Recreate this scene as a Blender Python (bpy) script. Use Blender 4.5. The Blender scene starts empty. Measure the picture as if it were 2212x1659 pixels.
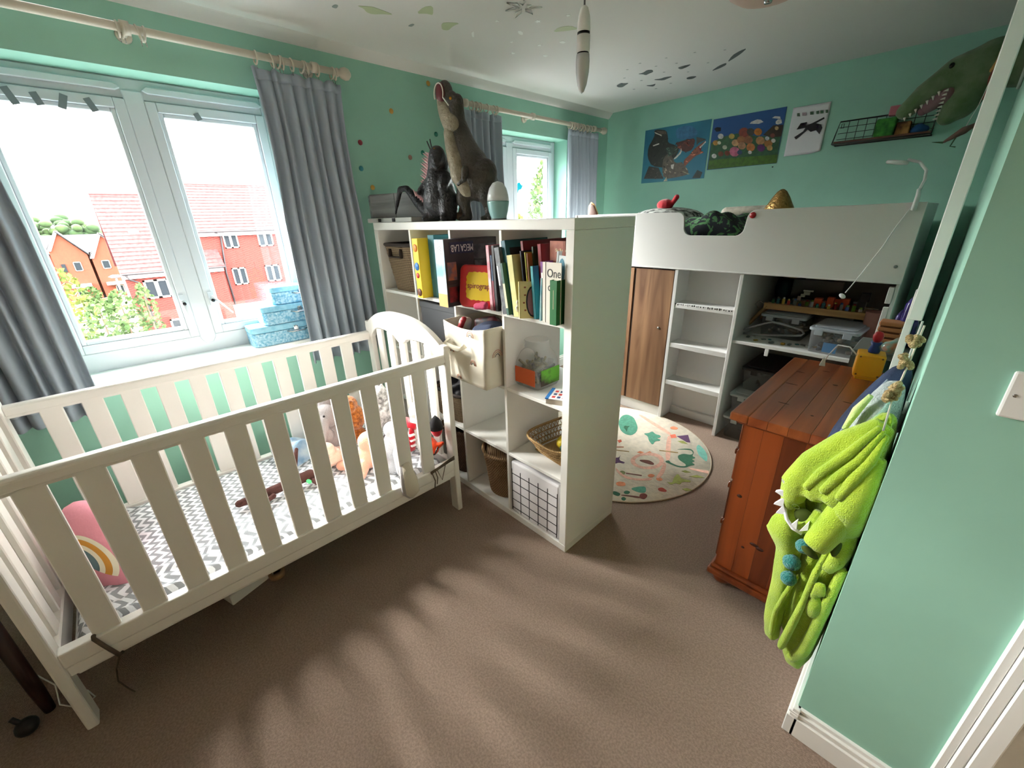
import bpy, math, random
from mathutils import Vector, Matrix, Euler, noise
random.seed(7)
S=bpy.context.scene
COL=S.collection
# ---------------- camera, world, sun, exposure ----------------
cam_d=bpy.data.cameras.new('camera'); cam=bpy.data.objects.new('camera',cam_d); COL.objects.link(cam)
cam_d.sensor_fit='HORIZONTAL'; cam_d.sensor_width=36; cam_d.lens=36*879.9/2212; cam_d.clip_start=.02; cam_d.clip_end=500
_y,_p,_r=0.81224,-0.38646,-0.02756
fwd=Vector((-math.sin(_y)*math.cos(_p),math.cos(_y)*math.cos(_p),math.sin(_p))); rgt=Vector((math.cos(_y),math.sin(_y),0)); up=rgt.cross(fwd)
r2=math.cos(_r)*rgt+math.sin(_r)*up; u2=-math.sin(_r)*rgt+math.cos(_r)*up
M=Matrix((r2,u2,-fwd)).transposed().to_4x4(); M.translation=Vector((0.9150,-1.1806,1.4664)); cam.matrix_world=M
S.camera=cam
W=bpy.data.worlds.new('sky'); S.world=W; W.use_nodes=True
bg=W.node_tree.nodes['Background']; bg.inputs[0].default_value=(1,.985,.955,1); bg.inputs[1].default_value=5.0
sun_d=bpy.data.lights.new('sun','SUN'); sun_d.energy=12.5; sun_d.angle=math.radians(48); sun_d.color=(1,.97,.93)
sun=bpy.data.objects.new('sun',sun_d); COL.objects.link(sun)
sun.rotation_euler=Vector((2.1,.75,-1.35)).to_track_quat('-Z','Y').to_euler()
vs=S.view_settings; vs.view_transform='Standard'; vs.look='None'; vs.gamma=1; vs.use_curve_mapping=False; vs.exposure=2.3
# ---------------- helpers ----------------
def L(c):
    return tuple(((v/255)/12.92 if v/255<=.04045 else ((v/255+.055)/1.055)**2.4) for v in c)+(1,)
MATS={}
def mat(name,c,rough=.6,metal=0,noise=0,nscale=40,bump=0,bscale=200,spec=.5,coat=0,sheen=0,alpha=1,trans=0,stretch=None,c2=None,emit=0):
    if name in MATS: return MATS[name]
    m=bpy.data.materials.new(name); m.use_nodes=True; nt=m.node_tree; b=nt.nodes['Principled BSDF']
    b.inputs['Base Color'].default_value=L(c); b.inputs['Roughness'].default_value=rough; b.inputs['Metallic'].default_value=metal
    b.inputs['Specular IOR Level'].default_value=spec; b.inputs['Coat Weight'].default_value=coat; b.inputs['Sheen Weight'].default_value=sheen
    b.inputs['Transmission Weight'].default_value=trans; b.inputs['Alpha'].default_value=alpha
    N=nt.nodes.new; K=nt.links.new
    tc=N('ShaderNodeTexCoord'); mp=N('ShaderNodeMapping'); K(tc.outputs['Object'],mp.inputs[0])
    if stretch: mp.inputs['Scale'].default_value=stretch
    if noise or c2:
        n=N('ShaderNodeTexNoise'); n.inputs['Scale'].default_value=nscale; n.inputs['Detail'].default_value=4; K(mp.outputs[0],n.inputs[0])
        mx=N('ShaderNodeMix'); mx.data_type='RGBA'
        cc=c2 or tuple(max(0,v*(1-noise)) for v in c)
        mx.inputs[6].default_value=L(c); mx.inputs[7].default_value=L(cc)
        rp=N('ShaderNodeMapRange'); rp.inputs[1].default_value=.38; rp.inputs[2].default_value=.62; K(n.outputs[0],rp.inputs[0]); K(rp.outputs[0],mx.inputs[0]); K(mx.outputs[2],b.inputs['Base Color'])
    if bump:
        n2=N('ShaderNodeTexNoise'); n2.inputs['Scale'].default_value=bscale; n2.inputs['Detail'].default_value=3; K(mp.outputs[0],n2.inputs[0])
        bp=N('ShaderNodeBump'); bp.inputs['Strength'].default_value=bump; bp.inputs['Distance'].default_value=.01; K(n2.outputs[0],bp.inputs['Height']); K(bp.outputs[0],b.inputs['Normal'])
    MATS[name]=m; return m
def weave(name,c1,c2,s=(60,60,60),bump=.8,rough=.8,mortar=.02,rot=0):
    # woven strands: two crossed wave textures
    m=mat(name,c1,rough); nt=m.node_tree; b=nt.nodes['Principled BSDF']; N=nt.nodes.new; K=nt.links.new
    tc=nt.nodes['Texture Coordinate'] if 'Texture Coordinate' in nt.nodes else N('ShaderNodeTexCoord')
    sx=N('ShaderNodeSeparateXYZ'); K(tc.outputs['Object'],sx.inputs[0])
    ad=N('ShaderNodeMath'); ad.operation='ADD'; K(sx.outputs[0],ad.inputs[0]); K(sx.outputs[1],ad.inputs[1])
    def sn(src,f):
        a=N('ShaderNodeMath'); a.operation='MULTIPLY'; a.inputs[1].default_value=f; K(src,a.inputs[0])
        q=N('ShaderNodeMath'); q.operation='SINE'; K(a.outputs[0],q.inputs[0]); return q.outputs[0]
    if rot:
        a1=N('ShaderNodeMath'); a1.operation='ADD'; K(ad.outputs[0],a1.inputs[0]); K(sx.outputs[2],a1.inputs[1])
        a2=N('ShaderNodeMath'); a2.operation='SUBTRACT'; K(ad.outputs[0],a2.inputs[0]); K(sx.outputs[2],a2.inputs[1])
        u,v=sn(a1.outputs[0],s[0]),sn(a2.outputs[0],s[2])
    else: u,v=sn(ad.outputs[0],s[0]),sn(sx.outputs[2],s[2])
    p=N('ShaderNodeMath'); p.operation='MULTIPLY'; K(u,p.inputs[0]); K(v,p.inputs[1])
    r=N('ShaderNodeMapRange'); r.inputs[1].default_value=-.5; r.inputs[2].default_value=.5; K(p.outputs[0],r.inputs[0])
    mx=N('ShaderNodeMix'); mx.data_type='RGBA'; mx.inputs[6].default_value=L(c2); mx.inputs[7].default_value=L(c1); K(r.outputs[0],mx.inputs[0]); K(mx.outputs[2],b.inputs['Base Color'])
    bp=N('ShaderNodeBump'); bp.inputs['Strength'].default_value=bump; bp.inputs['Distance'].default_value=.006; K(r.outputs[0],bp.inputs['Height']); K(bp.outputs[0],b.inputs['Normal'])
    return m
def wood(name,c1,c2,axis='y',s=7,rough=.45,coat=0,dist=3):
    m=mat(name,c1,rough,coat=coat); nt=m.node_tree; b=nt.nodes['Principled BSDF']; N=nt.nodes.new; K=nt.links.new
    tc=N('ShaderNodeTexCoord'); mp=N('ShaderNodeMapping'); K(tc.outputs['Object'],mp.inputs[0])
    oi=N('ShaderNodeObjectInfo'); vm=N('ShaderNodeVectorMath'); vm.operation='ADD'; cb=N('ShaderNodeCombineXYZ'); ml=N('ShaderNodeMath'); ml.operation='MULTIPLY'; ml.inputs[1].default_value=9
    K(oi.outputs['Random'],ml.inputs[0]); K(ml.outputs[0],cb.inputs[0]); K(ml.outputs[0],cb.inputs[1]); K(mp.outputs[0],vm.inputs[0]); K(cb.outputs[0],vm.inputs[1])
    sc=[s*2]*3; sc['xyz'.index(axis)]=s*.14; mp.inputs['Scale'].default_value=sc
    n=N('ShaderNodeTexNoise'); n.inputs['Scale'].default_value=1; n.inputs['Detail'].default_value=6; n.inputs['Distortion'].default_value=dist*.3; K(vm.outputs[0],n.inputs[0])
    rp=N('ShaderNodeMapRange'); rp.inputs[1].default_value=.35; rp.inputs[2].default_value=.65; K(n.outputs[0],rp.inputs[0])
    mx=N('ShaderNodeMix'); mx.data_type='RGBA'; mx.inputs[6].default_value=L(c1); mx.inputs[7].default_value=L(c2); K(rp.outputs[0],mx.inputs[0])
    hv=N('ShaderNodeHueSaturation'); mr=N('ShaderNodeMapRange'); mr.inputs[3].default_value=.8; mr.inputs[4].default_value=1.15; K(oi.outputs['Random'],mr.inputs[0]); K(mr.outputs[0],hv.inputs['Value']); K(mx.outputs[2],hv.inputs['Color']); K(hv.outputs[0],b.inputs['Base Color'])
    return m
def frame(mb,x0,x1,y0,y1,z0,z1,w):
    return mb.box(x0,x1,y0,y0+w,z0,z1).box(x0,x1,y1-w,y1,z0,z1).box(x0,x1,y0+w,y1-w,z0,z0+w).box(x0,x1,y0+w,y1-w,z1-w,z1)
class MB:
    def __init__(s): s.v=[]; s.f=[]; s.sm=[]
    def add(s,vs,fs,smooth=False,T=None):
        o=len(s.v)
        for p in vs: s.v.append(tuple(T@Vector(p)) if T else tuple(p))
        for f in fs: s.f.append(tuple(i+o for i in f)); s.sm.append(smooth)
        return s
    def box(s,x0,x1,y0,y1,z0,z1,T=None):
        v=[(x0,y0,z0),(x1,y0,z0),(x1,y1,z0),(x0,y1,z0),(x0,y0,z1),(x1,y0,z1),(x1,y1,z1),(x0,y1,z1)]
        return s.add(v,[(0,3,2,1),(4,5,6,7),(0,1,5,4),(1,2,6,5),(2,3,7,6),(3,0,4,7)],False,T)
    def tube(s,pts,r=.01,n=8,closed=False,squash=None):
        pts=[Vector(p) for p in pts]; m=len(pts); R=r if isinstance(r,(list,tuple)) else [r]*m
        vs=[];prev=None
        for i,p in enumerate(pts):
            if closed: t=(pts[(i+1)%m]-pts[i-1])
            else: t=pts[min(i+1,m-1)]-pts[max(i-1,0)]
            t=t.normalized() if t.length>1e-9 else Vector((0,0,1))
            if prev is None:
                a=Vector((0,0,1)) if abs(t.z)<.9 else Vector((1,0,0)); u=t.cross(a).normalized()
            else: u=(prev-t*prev.dot(t)).normalized()
            w=t.cross(u); prev=u
            for k in range(n):
                an=2*math.pi*k/n; vs.append(p+R[i]*(u*math.cos(an)+w*math.sin(an)*(squash or 1)))
        fs=[]
        for i in range(m if closed else m-1):
            j=(i+1)%m
            for k in range(n): fs.append((i*n+k,i*n+(k+1)%n,j*n+(k+1)%n,j*n+k))
        if not closed: fs.append(tuple(range(n-1,-1,-1))); fs.append(tuple((m-1)*n+k for k in range(n)))
        return s.add(vs,fs,True)
    def lathe(s,prof,n=20,c=(0,0,0),T=None,sx=1,sy=1):
        vs=[];fs=[]
        for r,z in prof:
            for k in range(n): a=2*math.pi*k/n; vs.append((c[0]+r*sx*math.cos(a),c[1]+r*sy*math.sin(a),c[2]+z))
        for i in range(len(prof)-1):
            for k in range(n): fs.append((i*n+k,i*n+(k+1)%n,(i+1)*n+(k+1)%n,(i+1)*n+k))
        if prof[0][0]>1e-5: fs.append(tuple(range(n-1,-1,-1)))
        if prof[-1][0]>1e-5: fs.append(tuple((len(prof)-1)*n+k for k in range(n)))
        return s.add(vs,fs,True,T)
    def ell(s,c,r,n=12,m=8,T=None):
        if not isinstance(r,(tuple,list)): r=(r,r,r)
        prof=[(math.sin(math.pi*i/m),-math.cos(math.pi*i/m)) for i in range(m+1)]
        vs=[];fs=[]
        for a,z in prof:
            for k in range(n):
                t=2*math.pi*k/n; p=Vector((r[0]*a*math.cos(t),r[1]*a*math.sin(t),r[2]*z))
                if T: p=T@p
                vs.append(p+Vector(c))
        for i in range(m):
            for k in range(n): fs.append((i*n+k,i*n+(k+1)%n,(i+1)*n+(k+1)%n,(i+1)*n+k))
        return s.add(vs,fs,True)
    def prism(s,poly,a,b,ax='y',smooth=False):
        n=len(poly)
        def P(u,w,d): return {'y':(u,d,w),'x':(d,u,w),'z':(u,w,d)}[ax]
        vs=[P(u,w,a) for u,w in poly]+[P(u,w,b) for u,w in poly]
        fs=[tuple(range(n)),tuple(range(2*n-1,n-1,-1))]+[(i,i+n,(i+1)%n+n,(i+1)%n) for i in range(n)]
        return s.add(vs,fs,smooth)
    def grid(s,fn,nu,nv,smooth=True,wrapu=False):
        vs=[fn(i/(nu),j/nv) for j in range(nv+1) for i in range(nu+(0 if wrapu else 1))]; w=nu+(0 if wrapu else 1)
        fs=[(j*w+i,j*w+(i+1)%w,(j+1)*w+(i+1)%w,(j+1)*w+i) for j in range(nv) for i in range(nu)]
        return s.add(vs,fs,smooth)
    def cap(s,a,b,ra,rb,n=10):
        a=Vector(a);b=Vector(b); s.ell(a,ra,n,6); s.ell(b,rb,n,6)
        k=4; return s.tube([a.lerp(b,i/k) for i in range(k+1)],[ra+(rb-ra)*i/k for i in range(k+1)],n)
    def build(s,name,m,parent=None,loc=None,rot=None,bevel=0,remesh=0,solid=0,sub=0,seg=1):
        me=bpy.data.meshes.new(name); me.from_pydata([tuple(p) for p in s.v],[],s.f); me.update()
        me.polygons.foreach_set('use_smooth',s.sm)
        me.materials.append(m if not isinstance(m,str) else MATS[m])
        o=bpy.data.objects.new(name,me); COL.objects.link(o)
        if parent: o.parent=parent
        if loc: o.location=loc
        if rot: o.rotation_euler=rot
        import bmesh
        if not remesh:
            bm=bmesh.new(); bm.from_mesh(me)
            if any(s.sm): bmesh.ops.remove_doubles(bm,verts=bm.verts,dist=1e-6)
            if not solid: bmesh.ops.recalc_face_normals(bm,faces=bm.faces)
            bm.to_mesh(me); bm.free()
        if remesh:
            q=o.modifiers.new('r','REMESH'); q.mode='VOXEL'; q.voxel_size=remesh; q.use_smooth_shade=True
            q=o.modifiers.new('s','SMOOTH'); q.iterations=4; q.factor=.5
        if solid: q=o.modifiers.new('t','SOLIDIFY'); q.thickness=solid
        if sub: q=o.modifiers.new('u','SUBSURF'); q.levels=sub; q.render_levels=sub
        if bevel: q=o.modifiers.new('b','BEVEL'); q.width=bevel; q.segments=seg; q.limit_method='ANGLE'; q.harden_normals=False
        return o
def tag(o,label,cat,group=None,kind=None):
    o['label']=label; o['category']=cat
    if group: o['group']=group
    if kind: o['kind']=kind
    return o
def thing(name,label,cat,loc=(0,0,0),rot=0,group=None):
    o=bpy.data.objects.new(name,None); COL.objects.link(o); o.empty_display_size=.05
    o.location=loc; o.rotation_euler=(0,0,rot) if not isinstance(rot,tuple) else rot
    return tag(o,label,cat,group)
def struct(name,mb,m,bevel=0,**k):
    o=mb.build(name,m,bevel=bevel,**k); o['kind']='structure'; return o
def R(x=0,y=0,z=0,t=(0,0,0)):
    T=Euler((x,y,z)).to_matrix().to_4x4(); T.translation=Vector(t); return T
def smooth_poly(p,it=2):
    for _ in range(it):
        q=[]
        for i in range(len(p)):
            (a,b),(c,d)=p[i],p[(i+1)%len(p)]; q+=[(a*.78+c*.22,b*.78+d*.22),(a*.22+c*.78,b*.22+d*.78)]
        p=q
    return p
def box(*a,**k): return MB().box(*a,**k)
def copy_tree(o,parent=None):
    c=o.copy(); COL.objects.link(c)
    if parent: c.parent=parent
    for ch in list(o.children): copy_tree(ch,c)
    return c
def text(name,s,size,m,parent,T,depth=.0006,align='CENTER'):
    cu=bpy.data.curves.new('tmp','FONT'); cu.body=s; cu.size=size; cu.extrude=depth; cu.align_x=align; cu.align_y='CENTER'; cu.resolution_u=3
    t=bpy.data.objects.new('tmp',cu); COL.objects.link(t); bpy.context.view_layer.update()
    me=bpy.data.meshes.new_from_object(t.evaluated_get(bpy.context.evaluated_depsgraph_get())); bpy.data.objects.remove(t); bpy.data.curves.remove(cu)
    me.materials.clear(); me.materials.append(m); o=bpy.data.objects.new(name,me); COL.objects.link(o); o.parent=parent; o.matrix_local=T; me.name=name
    return o
def loft(levels,n=28,fold=0,freq=7,ph=0,tw=0):
    mb=MB(); vs=[];fs=[]
    for i,(z,cx,cy,a,b) in enumerate(levels):
        for k in range(n):
            t=2*math.pi*k/n; rr=1+fold*math.sin(freq*t+ph+tw*i)
            vs.append((cx+a*rr*math.cos(t),cy+b*rr*math.sin(t),z))
    for i in range(len(levels)-1):
        for k in range(n): fs.append((i*n+k,i*n+(k+1)%n,(i+1)*n+(k+1)%n,(i+1)*n+k))
    fs.append(tuple(range(n-1,-1,-1))); fs.append(tuple((len(levels)-1)*n+k for k in range(n)))
    return mb.add(vs,fs,True)
# ---------------- materials ----------------
WALL=mat('mint_wall_paint',(156,206,186),.75,noise=.03,nscale=3,bump=.03,bscale=300)
CREAMW=mat('unseen_wall_bounce_cream',(226,208,180),.8,bump=.03,bscale=300)  # unseen back and side walls, cream chosen to warm and brighten the bounce light
ORDN=['first','second','third','fourth','fifth','sixth','seventh','eighth','ninth','tenth','eleventh','twelfth','thirteenth','fourteenth','fifteenth','sixteenth']
CEILM=mat('ceiling_paint',(226,223,217),.9,bump=.05,bscale=150)
WHITE=mat('white_painted_wood',(238,238,234),.42,bump=.01,bscale=80)
COTW=mat('cot_white_paint',(236,233,226),.4)
UPVC=mat('white_upvc',(208,215,220),.3)
LAM=mat('white_laminate',(236,235,229),.38)
BEDW=mat('white_bed_board',(222,222,220),.45)
GLASSM=bpy.data.materials.new('window_glass'); GLASSM.use_nodes=True
nt=GLASSM.node_tree; nt.nodes.clear(); o_=nt.nodes.new('ShaderNodeOutputMaterial'); g=nt.nodes.new('ShaderNodeBsdfGlossy'); t=nt.nodes.new('ShaderNodeBsdfTransparent'); x_=nt.nodes.new('ShaderNodeMixShader')
g.inputs['Roughness'].default_value=.02; t.inputs[0].default_value=(.94,.95,.95,1); x_.inputs[0].default_value=.03
nt.links.new(t.outputs[0],x_.inputs[1]); nt.links.new(g.outputs[0],x_.inputs[2]); nt.links.new(x_.outputs[0],o_.inputs[0])
def clear(name,c=(235,240,240),f=.12,rough=.1,k=.9):
    if name in MATS: return MATS[name]
    m=bpy.data.materials.new(name); m.use_nodes=True; nt=m.node_tree; nt.nodes.clear(); o_=nt.nodes.new('ShaderNodeOutputMaterial'); g=nt.nodes.new('ShaderNodeBsdfPrincipled'); t=nt.nodes.new('ShaderNodeBsdfTransparent'); x_=nt.nodes.new('ShaderNodeMixShader')
    g.inputs['Base Color'].default_value=L(c); g.inputs['Roughness'].default_value=rough; t.inputs[0].default_value=(k,k,k,1); x_.inputs[0].default_value=f
    nt.links.new(t.outputs[0],x_.inputs[1]); nt.links.new(g.outputs[0],x_.inputs[2]); nt.links.new(x_.outputs[0],o_.inputs[0]); MATS[name]=m; return m
CURT=mat('grey_curtain_fabric',(160,171,182),.9,sheen=.2,bump=.08,bscale=500)
CREAM=mat('cream_painted_pole',(206,196,178),.4)
BLACK=mat('black_plastic',(22,22,24),.4)
CHROME=mat('chrome',(190,190,190),.2,1)
# ---------------- traced print shapes (metres) ----------------
RUG=[((235,185,165),[(-0.492,1.51),(-0.46,1.524),(-0.167,1.408),(-0.153,1.369),(-0.175,1.374),(-0.411,1.468)]),((235,185,165),[(-0.166,1.356),(-0.145,1.363),(-0.065,1.19),(-0.008,1.065),(-0.029,1.045),(-0.128,1.251)]),((235,185,165),[(-0.028,1.025),(0.002,1.001),(0.034,0.902),(0.035,0.827),(0.016,0.837),(0.003,0.921)]),((235,185,165),[(0.11,1.063),(0.215,1.115),(0.224,1.084),(0.134,1.056)]),((235,185,165),[(-0.217,0.761),(-0.189,0.747),(-0.126,0.72),(-0.05,0.745),(0.005,0.817),(0.013,0.787),(-0.042,0.73),(-0.111,0.696),(-0.183,0.723)]),((95,165,140),[(-0.527,1.283),(-0.572,1.396),(-0.556,1.458),(-0.488,1.442),(-0.421,1.368),(-0.376,1.309),(-0.35,1.236),(-0.354,1.179),(-0.395,1.166),(-0.452,1.195)]),((60,110,85),[(-0.451,1.239),(-0.47,1.278),(-0.45,1.283),(-0.436,1.302),(-0.431,1.257),(-0.402,1.2),(-0.431,1.229)]),((95,165,140),[(-0.307,1.263),(-0.282,1.293),(-0.276,1.34),(-0.24,1.312),(-0.204,1.32),(-0.19,1.294),(-0.206,1.266),(-0.178,1.266),(-0.171,1.248),(-0.194,1.226),(-0.179,1.16),(-0.232,1.203),(-0.264,1.251)]),((235,150,110),[(-0.213,1.476),(-0.203,1.514),(-0.161,1.511),(-0.164,1.474),(-0.193,1.46)]),((95,65,100),[(-0.118,1.388),(-0.069,1.461),(-0.011,1.368),(-0.031,1.356)]),((235,120,95),[(-0.161,1.374),(-0.138,1.409),(-0.109,1.37),(-0.132,1.336)]),((160,165,90),[(-0.085,1.329),(-0.055,1.357),(-0.013,1.336),(-0.048,1.321)]),((60,110,85),[(0.0,1.15),(0.017,1.2),(0.056,1.214),(0.064,1.244),(0.037,1.276),(0.002,1.254),(-0.043,1.211),(-0.004,1.266),(0.03,1.292),(0.06,1.263),(0.072,1.207),(0.091,1.208),(0.096,1.197),(0.082,1.173),(0.107,1.165),(0.108,1.154),(0.099,1.136),(0.13,1.123),(0.109,1.093),(0.101,1.055),(0.064,1.025),(-0.016,1.026),(-0.026,1.038),(-0.011,1.062),(0.003,1.044),(0.057,1.039),(0.092,1.066),(0.085,1.091),(0.028,1.11)]),((120,185,170),[(0.041,1.338),(0.039,1.385),(0.1,1.336),(0.139,1.282),(0.169,1.203),(0.134,1.222),(0.089,1.257)]),((160,165,90),[(0.091,0.967),(0.133,0.921),(0.178,0.946),(0.187,0.927),(0.148,0.899),(0.153,0.863),(0.126,0.86),(0.116,0.823),(0.081,0.839),(0.095,0.839),(0.112,0.855),(0.096,0.895)]),((160,165,90),[(0.153,0.977),(0.181,1.024),(0.226,1.029),(0.192,0.997)]),((160,165,90),[(0.096,1.001),(0.111,1.024),(0.143,1.026),(0.122,1.0)]),((160,165,90),[(0.179,0.831),(0.194,0.859),(0.224,0.862),(0.203,0.829)]),((170,75,65),[(0.076,0.74),(0.089,0.77),(0.124,0.761),(0.127,0.743),(0.096,0.725)]),((95,165,140),[(-0.037,0.632),(-0.008,0.686),(0.02,0.713),(0.051,0.657),(0.015,0.631)]),((120,65,60),[(0.03,0.628),(0.045,0.651),(0.067,0.647),(0.074,0.621),(0.071,0.598),(0.045,0.593)]),((125,80,70),[(-0.042,0.55),(0.045,0.609),(0.054,0.593),(-0.01,0.56),(-0.037,0.542)]),((60,110,85),[(-0.093,0.534),(-0.083,0.552),(-0.046,0.555),(-0.043,0.524),(-0.075,0.519)]),((60,110,85),[(-0.046,0.58),(-0.04,0.603),(-0.017,0.607),(-0.014,0.581),(-0.032,0.568)]),((60,110,85),[(-0.026,0.524),(-0.02,0.542),(-0.0,0.537),(0.001,0.514),(-0.015,0.51)]),((235,150,110),[(-0.124,0.619),(-0.117,0.648),(-0.087,0.664),(-0.065,0.636),(-0.098,0.603)]),((235,150,110),[(-0.03,0.821),(-0.021,0.849),(0.005,0.85),(0.004,0.82),(-0.015,0.807)]),((235,150,110),[(0.02,0.831),(0.033,0.853),(0.06,0.842),(0.053,0.816),(0.034,0.812)]),((130,135,90),[(-0.172,0.734),(-0.165,0.76),(-0.138,0.756),(-0.132,0.723),(-0.157,0.718)]),((125,80,70),[(-0.137,0.753),(-0.054,0.798),(-0.05,0.787),(-0.131,0.744)]),((125,80,70),[(-0.151,0.94),(-0.108,0.976),(-0.066,0.967),(-0.055,0.947),(-0.08,0.933),(-0.14,0.924)]),((215,110,85),[(-0.388,1.055),(-0.375,1.081),(-0.356,1.06),(-0.36,1.032)]),((95,65,100),[(-0.278,0.851),(-0.258,0.871),(-0.272,0.913),(-0.242,0.842),(-0.201,0.849),(-0.198,0.83),(-0.231,0.82),(-0.236,0.789)]),((165,140,90),[(-0.117,1.135),(-0.015,1.192),(-0.009,1.18),(-0.112,1.125)]),((190,125,95),[(-0.353,0.971),(-0.31,1.011),(-0.304,1.001),(-0.346,0.961)]),((165,140,90),[(-0.331,0.938),(-0.252,0.983),(-0.247,0.974),(-0.326,0.929)]),((235,150,110),[(-0.209,1.007),(-0.203,1.035),(-0.176,1.039),(-0.183,1.009)]),((235,150,110),[(-0.164,1.044),(-0.154,1.077),(-0.109,1.057),(-0.143,1.041)]),((235,185,165),[(-0.032,1.032),(-0.022,1.005),(-0.018,0.975),(-0.02,0.946),(-0.029,0.918),(-0.043,0.894),(-0.061,0.875),(-0.083,0.861),(-0.106,0.853),(-0.129,0.852),(-0.151,0.857),(-0.17,0.869),(-0.184,0.886),(-0.194,0.909),(-0.198,0.937),(-0.196,0.966),(-0.189,0.997),(-0.176,1.025),(-0.158,1.05),(-0.137,1.068),(-0.114,1.078),(-0.09,1.079),(-0.067,1.071),(-0.047,1.055),(-0.032,1.032),(-0.052,1.013),(-0.062,1.027),(-0.075,1.036),(-0.091,1.041),(-0.108,1.039),(-0.126,1.032),(-0.142,1.02),(-0.155,1.004),(-0.166,0.984),(-0.172,0.963),(-0.174,0.942),(-0.171,0.922),(-0.164,0.905),(-0.154,0.892),(-0.14,0.884),(-0.124,0.88),(-0.108,0.882),(-0.091,0.889),(-0.076,0.901),(-0.063,0.917),(-0.052,0.935),(-0.046,0.955),(-0.044,0.976),(-0.045,0.996),(-0.052,1.013)])]
POST1=[((60,120,165),[(-1.001,2.142),(-0.926,2.152),(-0.862,2.137),(-0.806,2.082),(-0.849,2.046),(-0.977,2.052),(-1.009,2.1)]),((45,45,40),[(-1.211,2.155),(-1.17,2.158),(-1.093,2.139),(-1.073,2.086),(-1.068,2.041),(-0.998,2.016),(-0.954,1.983),(-0.985,1.92),(-1.071,1.848),(-1.201,1.872),(-1.253,1.948),(-1.254,2.03),(-1.217,2.083),(-1.2,2.12)]),((95,85,70),[(-1.19,2.149),(-1.099,2.134),(-1.09,2.111),(-1.145,2.118)]),((230,220,205),[(-1.207,2.143),(-1.13,2.108),(-1.132,2.1),(-1.198,2.131)]),((225,220,210),[(-1.212,2.039),(-1.151,2.05),(-1.149,2.04),(-1.204,2.031)]),((95,50,42),[(-0.993,2.032),(-0.911,2.043),(-0.825,2.048),(-0.837,1.964),(-0.898,1.949),(-0.968,1.985)]),((150,85,65),[(-0.826,1.968),(-0.737,2.021),(-0.745,2.001),(-0.777,1.973),(-0.794,1.959),(-0.735,1.931),(-0.77,1.924),(-0.811,1.912),(-0.873,1.858),(-0.895,1.832),(-0.909,1.89),(-0.857,1.928)]),((140,25,30),[(-0.796,1.978),(-0.761,1.987),(-0.77,1.94)]),((80,85,80),[(-0.819,2.053),(-0.734,2.025),(-0.795,2.007),(-0.81,1.988)]),((235,230,220),[(-0.784,1.974),(-0.738,2.013),(-0.734,2.005),(-0.776,1.965)]),((110,98,85),[(-1.095,1.931),(-1.045,1.966),(-1.012,1.923),(-0.979,1.874),(-0.914,1.879),(-0.837,1.782),(-0.912,1.766),(-1.073,1.755),(-1.099,1.851)]),((235,230,220),[(-1.004,1.91),(-0.947,1.955),(-0.943,1.996),(-0.93,1.953),(-0.984,1.906)]),((235,230,220),[(-1.019,1.866),(-0.989,1.869),(-0.994,1.83),(-1.012,1.837)]),((60,55,50),[(-1.271,1.775),(-1.23,1.875),(-1.134,1.854),(-1.074,1.761)]),((50,60,60),[(-0.813,1.746),(-0.777,1.805),(-0.731,1.784),(-0.743,1.741)]),((215,210,180),[(-1.072,1.74),(-1.048,1.776),(-1.037,1.74)]),((175,170,140),[(-0.918,1.812),(-0.836,1.779),(-0.856,1.778)]),((55,70,60),[(-1.089,1.999),(-0.997,2.01),(-0.963,1.951),(-1.048,1.938)])]
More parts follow.
